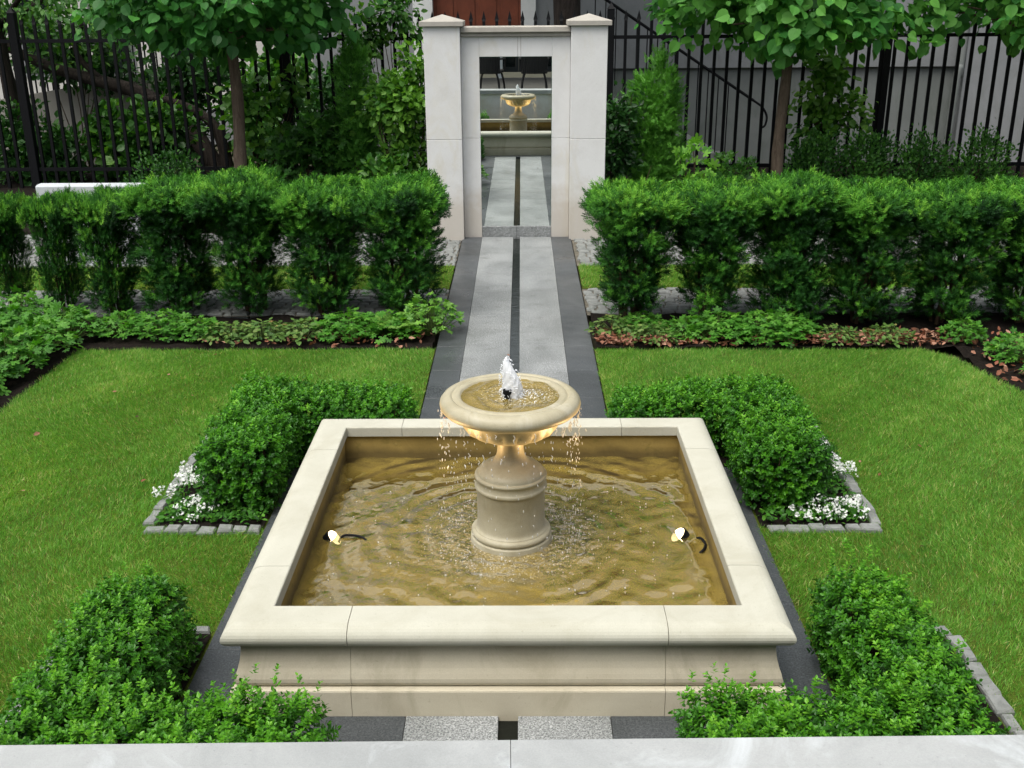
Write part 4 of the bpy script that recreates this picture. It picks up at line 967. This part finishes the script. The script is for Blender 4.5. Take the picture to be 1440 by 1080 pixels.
# house behind the camera (its dark glazing is what the mirror shows)
hs = thing('house', 'rendered house with dark glazed garden doors behind the terrace, reflected in the mirror', 'house', (0, -3.0, TZ))
M['render'] = plain('pale_render', (0.55, 0.54, 0.51), 0.9, 0.2, 0.12, 2, 0.15, 90)
m_ = MB(); m_.box(-8, -3.2, -3.4, -3.0, -.1, 5.2); m_.box(3.2, 8, -3.4, -3.0, -.1, 5.2); m_.box(-3.2, 3.2, -3.4, -3.0, 3.4, 5.2); m_.build('wall', M['render'], hs)
M['darkframe'] = plain('dark_window_frame', (0.03, 0.033, 0.034), 0.5, 0.3, 0.1)
M['darkglass'] = plain('dark_window_glass', (0.010, 0.014, 0.014), 0.05, 0.15, 0.2, 2, 0.0)
M['whitepaint'] = plain('white_painted_frame', (0.70, 0.71, 0.70), 0.5, 0.4, 0.08)
for i in range(4):
    x0, x1 = -3.2 + 1.6 * i, -1.6 + 1.6 * i
    fr = MB(); fr.box(x0 + .002, x0 + .08, -3.2, -3.08, TZ, 3.4); fr.box(x1 - .08, x1 - .002, -3.2, -3.08, TZ, 3.4); fr.box(x0 + .08, x1 - .08, -3.2, -3.08, 3.3, 3.4); fr.box(x0 + .08, x1 - .08, -3.2, -3.08, TZ, TZ + .12)
    wn = fr.build('window', M['darkframe'], hs); MB().box(x0 + .081, x1 - .081, -3.16, -3.13, TZ + .121, 3.299).build('pane', M['darkglass'], wn)
m_ = MB(); m_.box(-.52, -.40, -2.95, -2.83, TZ - .13, 5.19); m_.build('column', M['whitepaint'], hs)
m_ = MB(); m_.box(-8.3, 8.3, -3.9, -2.5, 5.2, 5.35); m_.build('eaves', M['whitepaint'], hs)
M['wicker'] = plain('dark_wicker', (0.014, 0.013, 0.013), 0.6, 0.4, 0.4, 60, 0.6, 120)
def chair(label):
    r = thing('patio_chair', label, 'chair', (0, 0, 0), 'dark wicker chairs on the terrace')
    sb = MB(); sb.box(-.27, .27, -.26, .26, .36, .43, .02); sb.build('seat', M['wicker'], r)
    bk = MB(); n = 13
    for k in range(n):
        a = -1.0 + 2.0 * k / (n - 1); x, y = .30 * math.sin(a), -.10 - .22 * math.cos(a)
        bk.box(x - .027, x + .027, y - .015, y + .015, .36, .90 - .05 * abs(a), .008)
    bk.build('backrest', M['wicker'], r)
    for s in (-1, 1):
        ar = MB(); ar.tube(cat([(s * .27, -.22, .66), (s * .31, 0, .66), (s * .30, .22, .63), (s * .27, .25, .42)]), .02, 8); ar.build('armrest', M['wicker'], r)
        for y in (-.23, .23):
            lg = MB(); lg.tube(cat([(s * .20, y, .38), (s * .25, y * 1.05, .2), (s * .27, y * 1.15, 0.0)]), [.022] * 13, 8); lg.build('leg', M['wicker'], r)
    return r
c1 = chair('dark wicker chair on the terrace reflected in the right half of the mirror'); c1.location = (0.34, 0.70, TZ - .13)
c1.rotation_euler = (0, 0, PI)
dup(c1, (-0.62, 0.66, TZ - .13), PI + .2, 'dark wicker chair on the terrace reflected at the left edge of the mirror')

# ------------------------------------------------------------------ iron fence
FY = 14.3; FZ0, FZ1, FZT = 0.50, 2.13, 2.43
fence = thing('iron_fence', 'black iron garden fence of spear-topped pickets behind the hedges and portal', 'fence', (0, FY, 0))
step = 0.164; x0 = -8.12
pk = MB(); h_ = .0185
pk.box(x0 - h_, x0 + h_, FY - h_, FY + h_, 0.12, FZT - .10)
pk.add([(x0 - h_, FY - h_, FZT - .10), (x0 + h_, FY - h_, FZT - .10), (x0 + h_, FY + h_, FZT - .10), (x0 - h_, FY + h_, FZT - .10),
        (x0 - .026, FY - .01, FZT - .075), (x0 + .026, FY - .01, FZT - .075), (x0 + .026, FY + .01, FZT - .075), (x0 - .026, FY + .01, FZT - .075), (x0, FY, FZT + .03)],
       [[(0, 1, 5, 4), (1, 2, 6, 5), (2, 3, 7, 6), (3, 0, 4, 7)], [(4, 5, 8), (5, 6, 8), (6, 7, 8), (7, 4, 8)]])
p0 = pk.build('picket', M['iron'], fence)
for i in range(1, 100):
    c = p0.copy(); COL.objects.link(c); c.parent = fence; c.location = (i * step, 0, 0)
for z in (FZ0, FZ1):
    r = MB(); r.box(-8.3, 8.3, FY - .022, FY + .022, z - .022, z + .022); r.build('rail', M['iron'], fence)
for x in (-6.42, -2.96, 1.20, 4.74, 8.2):
    r = MB(); r.box(x - .045, x + .045, FY - .05, FY + .05, 0.0, FZT + .04, .006); r.add([(x - .05, FY - .055, FZT + .04), (x + .05, FY - .055, FZT + .04), (x + .05, FY + .055, FZT + .04), (x - .05, FY + .055, FZT + .04), (x, FY, FZT + .12)], [[(0, 1, 4), (1, 2, 4), (2, 3, 4), (3, 0, 4)], [(3, 2, 1, 0)]])
    r.build('post', M['iron'], fence)

# ------------------------------------------------------------------ trees
def tree(label, x, y, zlo, zhi, R, n, leaf, size, tone, trunk_r, seed, barkm='bark', mat='linden', hang=0.7, lean=(0, 0), z0=0.0, cr=None):
    r = np.random.default_rng(seed); root = thing('tree', label, 'tree', (x, y, z0))
    top = np.array([x + lean[0], y + lean[1], zlo + .35]); b0 = np.array([x, y, z0 - .05])
    tk = MB(); pts = [b0 + (top - b0) * u + np.array([.02 * np.sin(u * 7 + seed), .02 * np.cos(u * 5 + seed), 0]) for u in np.linspace(0, 1, 12)]
    tk.tube(pts, np.linspace(trunk_r * 1.15, trunk_r * .8, 12) * (1 + .06 * np.sin(np.arange(12) * 2.1)), 14)
    limbs = []
    for i in range(9):
        a = i / 9 * 2 * PI + r.random() * .5; L = R * (.6 + .35 * r.random()); zz = zlo + .12 + (zhi - zlo) * .6 * r.random()
        e_ = np.array([top[0] + L * np.cos(a), top[1] + L * np.sin(a) * .8, zz])
        s0 = np.array(pts[10]); limb = [s0 + (e_ - s0) * u + np.array([0, 0, .25 * u * (1 - u)]) for u in np.linspace(0, 1, 6)]
        tk.tube(limb, np.linspace(trunk_r * .45, .008, 6), 7); limbs.append(limb)
    tk.build('trunk', M[barkm], root, smooth=True)
    # clumped leaves
    nc = max(40, n // 30); cc = r.normal(size=(nc, 3)); cc /= np.linalg.norm(cc, axis=1)[:, None]; cc *= (r.random(nc) ** .4)[:, None]; an_ = r.random(nc) * 2 * PI; q_ = np.sqrt(r.random(nc)); cc[:, 0] = q_ * np.cos(an_); cc[:, 1] = q_ * np.sin(an_); cc[:, 2] = r.uniform(-1, 1, nc) * np.sqrt(1 - .6 * q_ ** 2)
    C = np.stack([top[0] + cc[:, 0] * R, top[1] + cc[:, 1] * R * .8, (zlo + zhi) / 2 + cc[:, 2] * (zhi - zlo) / 2], 1)
    # flat-bottomed crown: fold the underside up
    C[:, 2] = np.maximum(C[:, 2], zlo - .10 + .55 * r.random(nc) ** .8 + .10 * np.sin(C[:, 0] * 5 + seed))
    k = r.integers(0, nc, n); P = C[k] + r.normal(size=(n, 3)) * np.array([.17, .17, .12])
    P[:, 2] = np.maximum(P[:, 2], zlo - .22 + .3 * r.random(n))
    o_ = P - np.array([top[0], top[1], (zlo + zhi) / 2]); o_ /= np.linalg.norm(o_, axis=1)[:, None]
    Y = o_ * .7 + np.array([0, -.25, -hang * .65]) + r.normal(size=(n, 3)) * .55
    Z = o_ * .25 + np.array([0, -.55, .85]) + r.normal(size=(n, 3)) * .42
    tn = tone + (r.normal(size=nc) * .16)[k] + r.normal(size=n) * .13
    mb = MB(); scatter(mb, [leaf], P, Y, Z, size * (.45 + .75 * r.random(n)), np.clip(tn, .02, .98))
    mb.build('crown', M[mat], root)
    return root
tree('young linden tree with a pale trunk and large heart-shaped leaves right of the portal', 3.13, 12.9, 2.02, 3.7, 1.42, 5000, HEART, .135, .78, .066, 21, z0=.05)
tree('young linden tree with brown trunk and dark heart-shaped leaves left of the portal', -3.30, 12.9, 2.06, 3.8, 1.44, 5200, HEART, .132, .48, .072, 22, z0=.05, barkm='bark')
tree('linden tree whose crown fills the top right corner of the photo', 6.15, 12.9, 1.98, 3.8, 1.55, 4400, HEART, .13, .70, .066, 23, z0=.05)
tree('small leaved tree overhanging the fence in the top left corner of the photo', -7.2, 15.6, 2.10, 4.6, 2.2, 5200, LEAFB, .11, .55, .10, 24, barkm='bark_dark', mat='vine', z0=0.0)
tree('thick dark trunked tree standing behind the fence right above the portal', 0.74, 16.5, 4.2, 8.0, 3.0, 5000, HEART, .17, .4, .21, 25, barkm='bark_dark', z0=0.0)
# leaning old trunk behind the left fence
lt_ = thing('leaning_tree', 'old dark leaning tree trunk with crooked limbs behind the left fence', 'tree', (-4.45, 16.0, 0))
m_ = MB(); m_.tube(cat([(-4.40, 16.0, -.05), (-4.62, 16.0, .5), (-4.95, 16.0, .95), (-5.45, 16.0, 1.32), (-6.1, 16.0, 1.52), (-6.8, 16.05, 1.72), (-7.6, 16.1, 2.1)]), np.linspace(.15, .06, 37), 10)
m_.tube(cat([(-4.30, 16.0, -.05), (-4.35, 15.95, .6), (-4.55, 15.9, 1.0), (-5.1, 15.9, 1.25), (-5.5, 15.9, 1.26)]), np.linspace(.10, .04, 25), 9)
m_.tube(cat([(-6.0, 16.0, 1.5), (-6.3, 15.9, 1.9), (-6.15, 15.9, 2.3), (-5.9, 15.9, 2.45)]), np.linspace(.05, .02, 19), 7)
m_.build('trunk', M['bark_dark'], lt_, smooth=True)
r = np.random.default_rng(5); n = 900
P = np.array([-6.6, 16.1, 2.35]) + r.normal(size=(n, 3)) * np.array([.8, .3, .35]); P[:, 2] = np.maximum(P[:, 2], 1.75)
scatter(MB(), [LEAFB], P, runit(n) + np.array([0, 0, -.5]), runit(n) + np.array([0, -.3, .8]), .10, np.clip(.45 + .2 * r.normal(size=n), 0, 1)).build('crown', M['vine'], lt_)

# ------------------------------------------------------------------ shrubs, climbers, columns along the fence
def bush(name, label, cat_, boxes, n, leaf, size, tone, mat, seed, up_=.4, stems=10, sig=.07, flower=None, group=None):
    """boxes: list of ellipsoids (cx,cy,cz,rx,ry,rz)"""
    r = np.random.default_rng(seed); B = np.array(boxes, float); c0 = B[0]
    root = thing(name, label, cat_, (float(c0[0]), float(c0[1]), 0.0), group)
    vol = B[:, 3] * B[:, 4] * B[:, 5]; nc = max(30, n // 26); kb = r.choice(len(B), nc, p=vol / vol.sum())
    d = r.normal(size=(nc, 3)); d /= np.linalg.norm(d, axis=1)[:, None]; d *= (r.random(nc) ** .38)[:, None]
    C = B[kb, :3] + d * B[kb, 3:]; k = r.integers(0, nc, n); P = C[k] + r.normal(size=(n, 3)) * sig
    P[:, 2] = np.maximum(P[:, 2], 0.02 + .05 * r.random(n))
    o_ = (P - B[kb[k], :3]) / B[kb[k], 3:]; q = np.linalg.norm(o_, axis=1); o_ /= q[:, None] + 1e-6
    Y = o_ * .8 + np.array([0, -.1, up_]) + r.normal(size=(n, 3)) * .5; Z = o_ + np.array([0, -.2, .6]) + r.normal(size=(n, 3)) * .5
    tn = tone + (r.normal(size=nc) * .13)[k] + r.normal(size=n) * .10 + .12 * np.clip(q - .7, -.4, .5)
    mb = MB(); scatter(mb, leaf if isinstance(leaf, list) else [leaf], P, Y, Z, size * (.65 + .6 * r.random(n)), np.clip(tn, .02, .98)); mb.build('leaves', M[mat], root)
    st = MB()
    for i in range(stems):
        e_ = C[r.integers(0, nc)]; b0 = np.array([c0[0] + r.normal() * .06, c0[1] + r.normal() * .05, 0.0])
        st.tube([b0 + (e_ - b0) * u + np.array([.03 * np.sin(u * 6 + i), .02, 0]) for u in np.linspace(0, 1, 5)], np.linspace(.012, .004, 5), 5)
    st.build('stems', M['twig'], root)
    if flower:
        m = flower; kk = r.integers(0, n, m); k5 = np.repeat(kk, 6); F_ = P[k5] + np.array([0, -.03, .01]) + r.normal(size=(len(k5), 3)) * .022
        MB().inst(FLOWER[0], FLOWER[1], F_, runit(len(k5)), np.array([0, -.8, .5]) + r.normal(size=(len(k5), 3)) * .4, .022, r.random(len(k5))).build('blossoms', M['petal'], root)
    return root
bush('thuja_column', 'narrow dark evergreen column against the fence, second left of the portal', 'conifer', [(-1.98, 13.5, .75, .20, .2, .7), (-1.98, 13.5, 1.5, .18, .18, .6)], 4200, THUJ, .085, .72, 'thuja', 31, .7, 4, .05)
bush('thuja_column', 'green evergreen column against the fence just right of the portal', 'conifer', [(1.72, 13.4, .7, .33, .26, .7), (1.70, 13.3, 1.35, .30, .24, .64)], 6500, THUJ, .085, .95, 'thuja', 32, .7, 4, .05)
bush('ivy_plant', 'dark ivy climbing between the right portal pillar and the evergreen column', 'ivy', [(1.22, 13.1, .9, .20, .2, .85)], 1500, LEAFB, .075, .25, 'shrub', 33, .0, 8)
bush('climbing_hydrangea', 'climbing shrub with tiny white flowers against the left portal pillar', 'climber', [(-1.36, 13.1, .6, .28, .25, .5), (-1.30, 13.1, 1.42, .30, .25, .42), (-1.55, 13.1, 1.5, .28, .22, .28), (-1.22, 13.1, 1.9, .14, .15, .2)], 3400, LEAFB, .095, .72, 'vine', 34, .0, 14, .07, 26)
bush('climbing_shrub', 'leafy branch of a climber hanging above the fence left of the portal cap', 'climber', [(-1.52, 14.2, 2.45, .34, .2, .30), (-1.95, 14.2, 2.2, .28, .2, .30)], 900, LEAFB, .09, .45, 'vine', 35, -.3, 8)
bush('climbing_vine', 'leafy vine climbing the fence right of the pale linden trunk', 'vine', [(3.86, 14.0, 1.55, .26, .15, .45), (3.92, 14.0, 1.0, .36, .15, .25), (4.25, 13.95, 1.2, .25, .12, .22)], 1000, HEART, .085, .75, 'vine', 36, -.3, 12, .08)
sh = ['dark green bush before the fence, right of the pale linden trunk', 'dark green bush below the climbing vine on the right fence', 'dark green bush before the right fence, between two taller neighbours', 'dark green bush before the fence at the right edge of the photo']
for i, x in enumerate((3.62, 4.25, 4.95, 5.65)):
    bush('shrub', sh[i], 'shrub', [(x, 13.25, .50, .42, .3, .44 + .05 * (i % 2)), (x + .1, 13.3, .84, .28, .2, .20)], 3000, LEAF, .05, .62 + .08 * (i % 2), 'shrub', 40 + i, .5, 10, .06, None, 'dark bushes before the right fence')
bush('shrub', 'rounded dark green bush behind the left yew row, left of the linden trunk', 'shrub', [(-4.35, 13.1, .45, .48, .35, .42), (-4.2, 13.1, .7, .3, .25, .25)], 2600, LEAF, .045, .48, 'shrub', 46, .5, 10, .06)
bush('shrub', 'dark leafy bush behind the fence at the left edge of the photo', 'shrub', [(-6.9, 14.9, .7, .6, .3, .6), (-6.4, 14.9, .5, .5, .3, .5)], 3200, LEAFB, .10, .42, 'shrub', 47, .2, 10, .09)
bush('shrub', 'loose leafy bush behind the left fence below the leaning trunk', 'shrub', [(-5.3, 15.0, .65, .55, .3, .5), (-4.9, 15.0, .9, .4, .3, .35), (-5.6, 15.0, 1.0, .25, .2, .3)], 3000, HEART, .10, .38, 'vine', 48, .0, 12, .10)
bush('shrub', 'dark broad leaved bush right of the brown linden trunk on the left', 'shrub', [(-2.75, 13.6, .6, .42, .3, .55), (-2.45, 13.6, .95, .3, .25, .3)], 1500, PALM, .14, .30, 'vine', 49, .0, 12, .09)
bush('shrub', 'loose climbing greenery on the fence just behind the brown linden trunk', 'shrub', [(-3.45, 14.2, 1.2, .35, .2, .55), (-3.0, 14.2, 1.5, .3, .2, .3)], 650, HEART, .09, .6, 'vine', 50, -.2, 10, .10)
bush('geranium_shrub', 'bright lobed-leaved plant standing above the right yew row near the portal', 'plant', [(1.98, 12.2, .80, .16, .15, .22), (1.9, 12.2, .45, .14, .14, .4)], 120, PALM, .15, .85, 'geranium', 51, .1, 8, .05)
bush('geranium_shrub', 'dull green leafy plant between the evergreen column and the pale linden trunk', 'plant', [(2.55, 12.9, .55, .28, .2, .22)], 260, PALM, .12, .45, 'vine', 52, .1, 8, .06)
bush('geranium_shrub', 'low leafy greenery behind the left yew row in front of the climbing hydrangea', 'plant', [(-1.55, 12.7, .55, .36, .2, .25)], 420, LEAFB, .11, .5, 'vine', 53, .1, 8, .06)

M['slabwhite'] = stone('weathered_white_stone', (0.52, 0.55, 0.58), (0.42, 0.45, 0.47), stain=(0.3, 0.31, 0.28), stain_amt=0.5)
# white stone block behind the left yews
blk = MB(); blk.box(-4.93, -3.80, 10.91, 11.05, -0.02, .85, .02); b_ = blk.build('stone_slab', M['slabwhite'], None, origin=(-4.4, 11.0, 0)); tag(b_, 'upright white stone slab standing behind the left yew row', 'slab')

# ------------------------------------------------------------------ buildings behind the fence
M['stucco'] = stone('grey_stucco', (0.25, 0.26, 0.27), (0.19, 0.20, 0.205), grain=120, blot=1.2, stain=(0.16, 0.17, 0.155), stain_amt=0.5)
M['stucco_low'] = stone('grey_stucco_lower', (0.19, 0.205, 0.20), (0.14, 0.155, 0.148), grain=120, blot=1.0, stain=(0.10, 0.12, 0.095), stain_amt=0.6)
M['door'] = plain('red_brown_wood', (0.20, 0.052, 0.024), 0.5, 0.4, 0.35, 5, 0.2, 30)
bd = thing('grey_building', 'grey rendered building with a red-brown door behind the fence', 'building', (0, 18.5, 0))
m_ = MB(); m_.box(0.30, 7.35, 18.42, 18.9, 1.485, 10.5); m_.box(-3.4, -1.70, 18.42, 18.9, 1.2, 10.5); m_.box(-1.70, .30, 18.42, 18.9, 3.4, 10.5); m_.box(7.35, 14, 18.30, 18.9, -.1, 10.5); m_.build('wall', M['stucco'], bd)
m_ = MB(); m_.box(-3.4, 7.349, 18.50, 18.9, -.1, 1.20); m_.box(0.302, 7.349, 18.50, 18.9, 1.2005, 1.484); m_.build('plinth', M['stucco_low'], bd)
for a, b in ((-1.70, -1.38), (.06, .30)): MB().box(a, b, 18.36, 18.62, 1.2005, 3.399).build('door_surround', M['whitepaint'], bd)
m_ = MB(); m_.box(-1.379, .059, 18.55, 18.62, 1.2005, 3.399)
for i in range(4):
    for z0_, z1_ in ((1.35, 2.05), (2.15, 3.2)): m_.box(-1.33 + .355 * i, -1.05 + .355 * i, 18.535, 18.549, z0_, z1_, .005)
m_.build('door', M['door'], bd)
m_ = MB(); m_.box(-3.8, 14.2, 18.0, 19.2, 10.5, 10.7); m_.build('roof', M['cap'], bd)
dp = MB(); dp.tube(cat([(7.27, 18.28, 6.9), (7.27, 18.28, 1.8), (7.22, 18.2, 1.5), (7.2, 18.2, 1.2), (7.2, 18.25, 0.0)], 8), .06, 10); dp.build('downpipe', M['stucco_low'], bd, smooth=True)
# outside stairs with railing
stp = MB(); nst = 8
for i in range(nst): stp.box(1.25 + .27 * i, 1.25 + .27 * (i + 1) + .02, 17.1, 18.35, -.1, 1.1 - .137 * i, .008)
stp.box(-2.0, 1.249, 17.1, 18.35, -.1, 1.10)
sto = stp.build('stone_steps', M['stucco_low'], None, origin=(1.5, 17.7, 0)); tag(sto, 'grey stone steps leading up to the red-brown door behind the fence', 'steps')
rl = thing('stair_railing', 'thin black sloping stair railing with a curled end right of the portal', 'railing', (2.6, 17.05, 0))
m_ = MB(); P0, P1 = np.array([1.1, 17.05, 2.72]), np.array([3.66, 17.05, 1.08])
m_.tube([P0 + (P1 - P0) * u for u in np.linspace(0, 1, 4)], .022, 8)
m_.tube(cat([tuple(P1), (3.80, 17.05, .98), (3.88, 17.05, .84), (3.86, 17.05, .70), (3.78, 17.05, .66)]), .018, 8); m_.build('handrail', M['iron'], rl)
m_ = MB()
for i in range(16):
    u = (i + .5) / 16; p_ = P0 + (P1 - P0) * u; m_.box(p_[0] - .008, p_[0] + .008, 17.042, 17.058, max(0.0, p_[2] - 1.15), p_[2])
m_.build('balusters', M['iron'], rl)
# left: low stucco wall with railing, white house, stairs
m_ = MB(); m_.add([(-12, 17.5, -.1), (-5.35, 17.5, -.1), (-5.35, 17.5, 1.58), (-12, 17.5, .55), (-12, 17.75, -.1), (-5.35, 17.75, -.1), (-5.35, 17.75, 1.58), (-12, 17.75, .55)],
                  [[(0, 1, 2, 3), (5, 4, 7, 6), (1, 5, 6, 2), (4, 0, 3, 7), (3, 2, 6, 7), (0, 4, 5, 1)]])
M['stucco_warm'] = stone('warm_stucco', (0.36, 0.345, 0.315), (0.27, 0.26, 0.235), grain=120, blot=1.2, stain=(0.2, 0.19, 0.16), stain_amt=0.5)
tag(m_.build('garden_wall', M['stucco_warm'], None, origin=(-8, 17.6, 0)), 'low beige stucco wall with sloping top behind the left fence', 'wall')
rl = thing('wall_railing', 'thin railing of close upright bars on the low stucco wall behind the left fence', 'railing', (-6.6, 17.6, 1.3))
m_ = MB()
for i in range(36):
    x = -8.6 + .09 * i; zb = .55 + (x + 12) * (1.03 / 6.65); m_.box(x - .011, x + .011, 17.59, 17.61, zb - .02, zb + .55)
m_.build('bars', M['iron'], rl)
m_ = MB(); m_.tube([(-8.7, 17.6, .55 + 3.3 * .1549 + .55), (-5.4, 17.6, .55 + 6.6 * .1549 + .55)], .02, 8); m_.build('top_rail', M['iron'], rl)
wh = thing('white_house', 'white walled house with grey base seen through the left fence bars', 'house', (-6, 22, 0))
m_ = MB(); m_.box(-10.5, -3.45, 21.5, 26, .55, 11.5); m_.build('wall', M['render'], wh)
m_ = MB(); m_.box(-10.5, -3.45, 21.42, 26, -.1, .549); m_.build('plinth', M['stucco'], wh)
m_ = MB(); m_.box(-10.8, -3.2, 21.1, 26.4, 11.5, 11.7); m_.build('roof', M['cap'], wh)
for x in (-9.6, -8.2, -6.9):
    w_ = MB().box(x, x + .8, 21.47, 21.49, 1.2, 2.9).build('window', M['stucco'], wh); MB().box(x + .07, x + .73, 21.455, 21.465, 1.27, 2.83).build('pane', M['darkglass'], w_)
rl = thing('stair_railing', 'dark sloping handrail rising right across the white house behind the left fence', 'railing', (-4.4, 18.6, 0))
m_ = MB(); P0, P1 = np.array([-5.6, 18.6, .6]), np.array([-2.6, 18.6, 2.2]); m_.tube([P0, (P0 + P1) / 2, P1], .025, 8); m_.tube([P0 - [0, 0, .75], (P0 + P1) / 2 - [0, 0, .75], P1 - [0, 0, .75]], .02, 8)
m_.build('handrail', M['iron'], rl)
m_ = MB()
for i in range(8):
    p_ = P0 + (P1 - P0) * (i + .5) / 8; m_.box(p_[0] - .008, p_[0] + .008, 18.592, 18.608, p_[2] - .9, p_[2])
m_.build('balusters', M['iron'], rl)
bush('shrub', 'tall dark shrub behind the fence between the white house and portal', 'shrub', [(-2.45, 15.6, .8, .6, .5, .8), (-2.75, 15.6, 1.3, .4, .4, .4)], 2000, LEAFB, .12, .28, 'shrub', 60, .1, 12, .11)
bush('shrub', 'dark leafy shrub behind the leaning trunk, near the garden wall end', 'shrub', [(-5.2, 16.8, .9, .6, .4, .8), (-4.7, 16.8, 1.5, .5, .4, .5)], 2400, LEAFB, .12, .34, 'shrub', 61, .1, 12, .12)
bush('shrub', 'loose dark shrub behind the fence, between leaning trunk and brown linden', 'shrub', [(-3.75, 16.2, .8, .5, .4, .75), (-3.4, 16.3, 1.55, .45, .3, .4)], 1700, HEART, .12, .36, 'vine', 62, .0, 12, .13)
bush('shrub', 'dark trailing greenery over the low beige wall at the far left', 'shrub', [(-6.9, 17.2, 1.9, .8, .3, .45), (-6.2, 17.2, 1.6, .5, .25, .35)], 1500, LEAFB, .12, .36, 'shrub', 63, -.2, 10, .13)
for i, (x, y, tx) in enumerate(((-13, 27, 'large dark background tree beyond the garden wall on the far left'), (-2.2, 28, 'large dark background tree beyond the white house'))):
    tree(tx, x, y, 1.2, 7.5, 3.2, 3800, HEART, .26, .35, .2, 70 + i, barkm='bark_dark', z0=0)
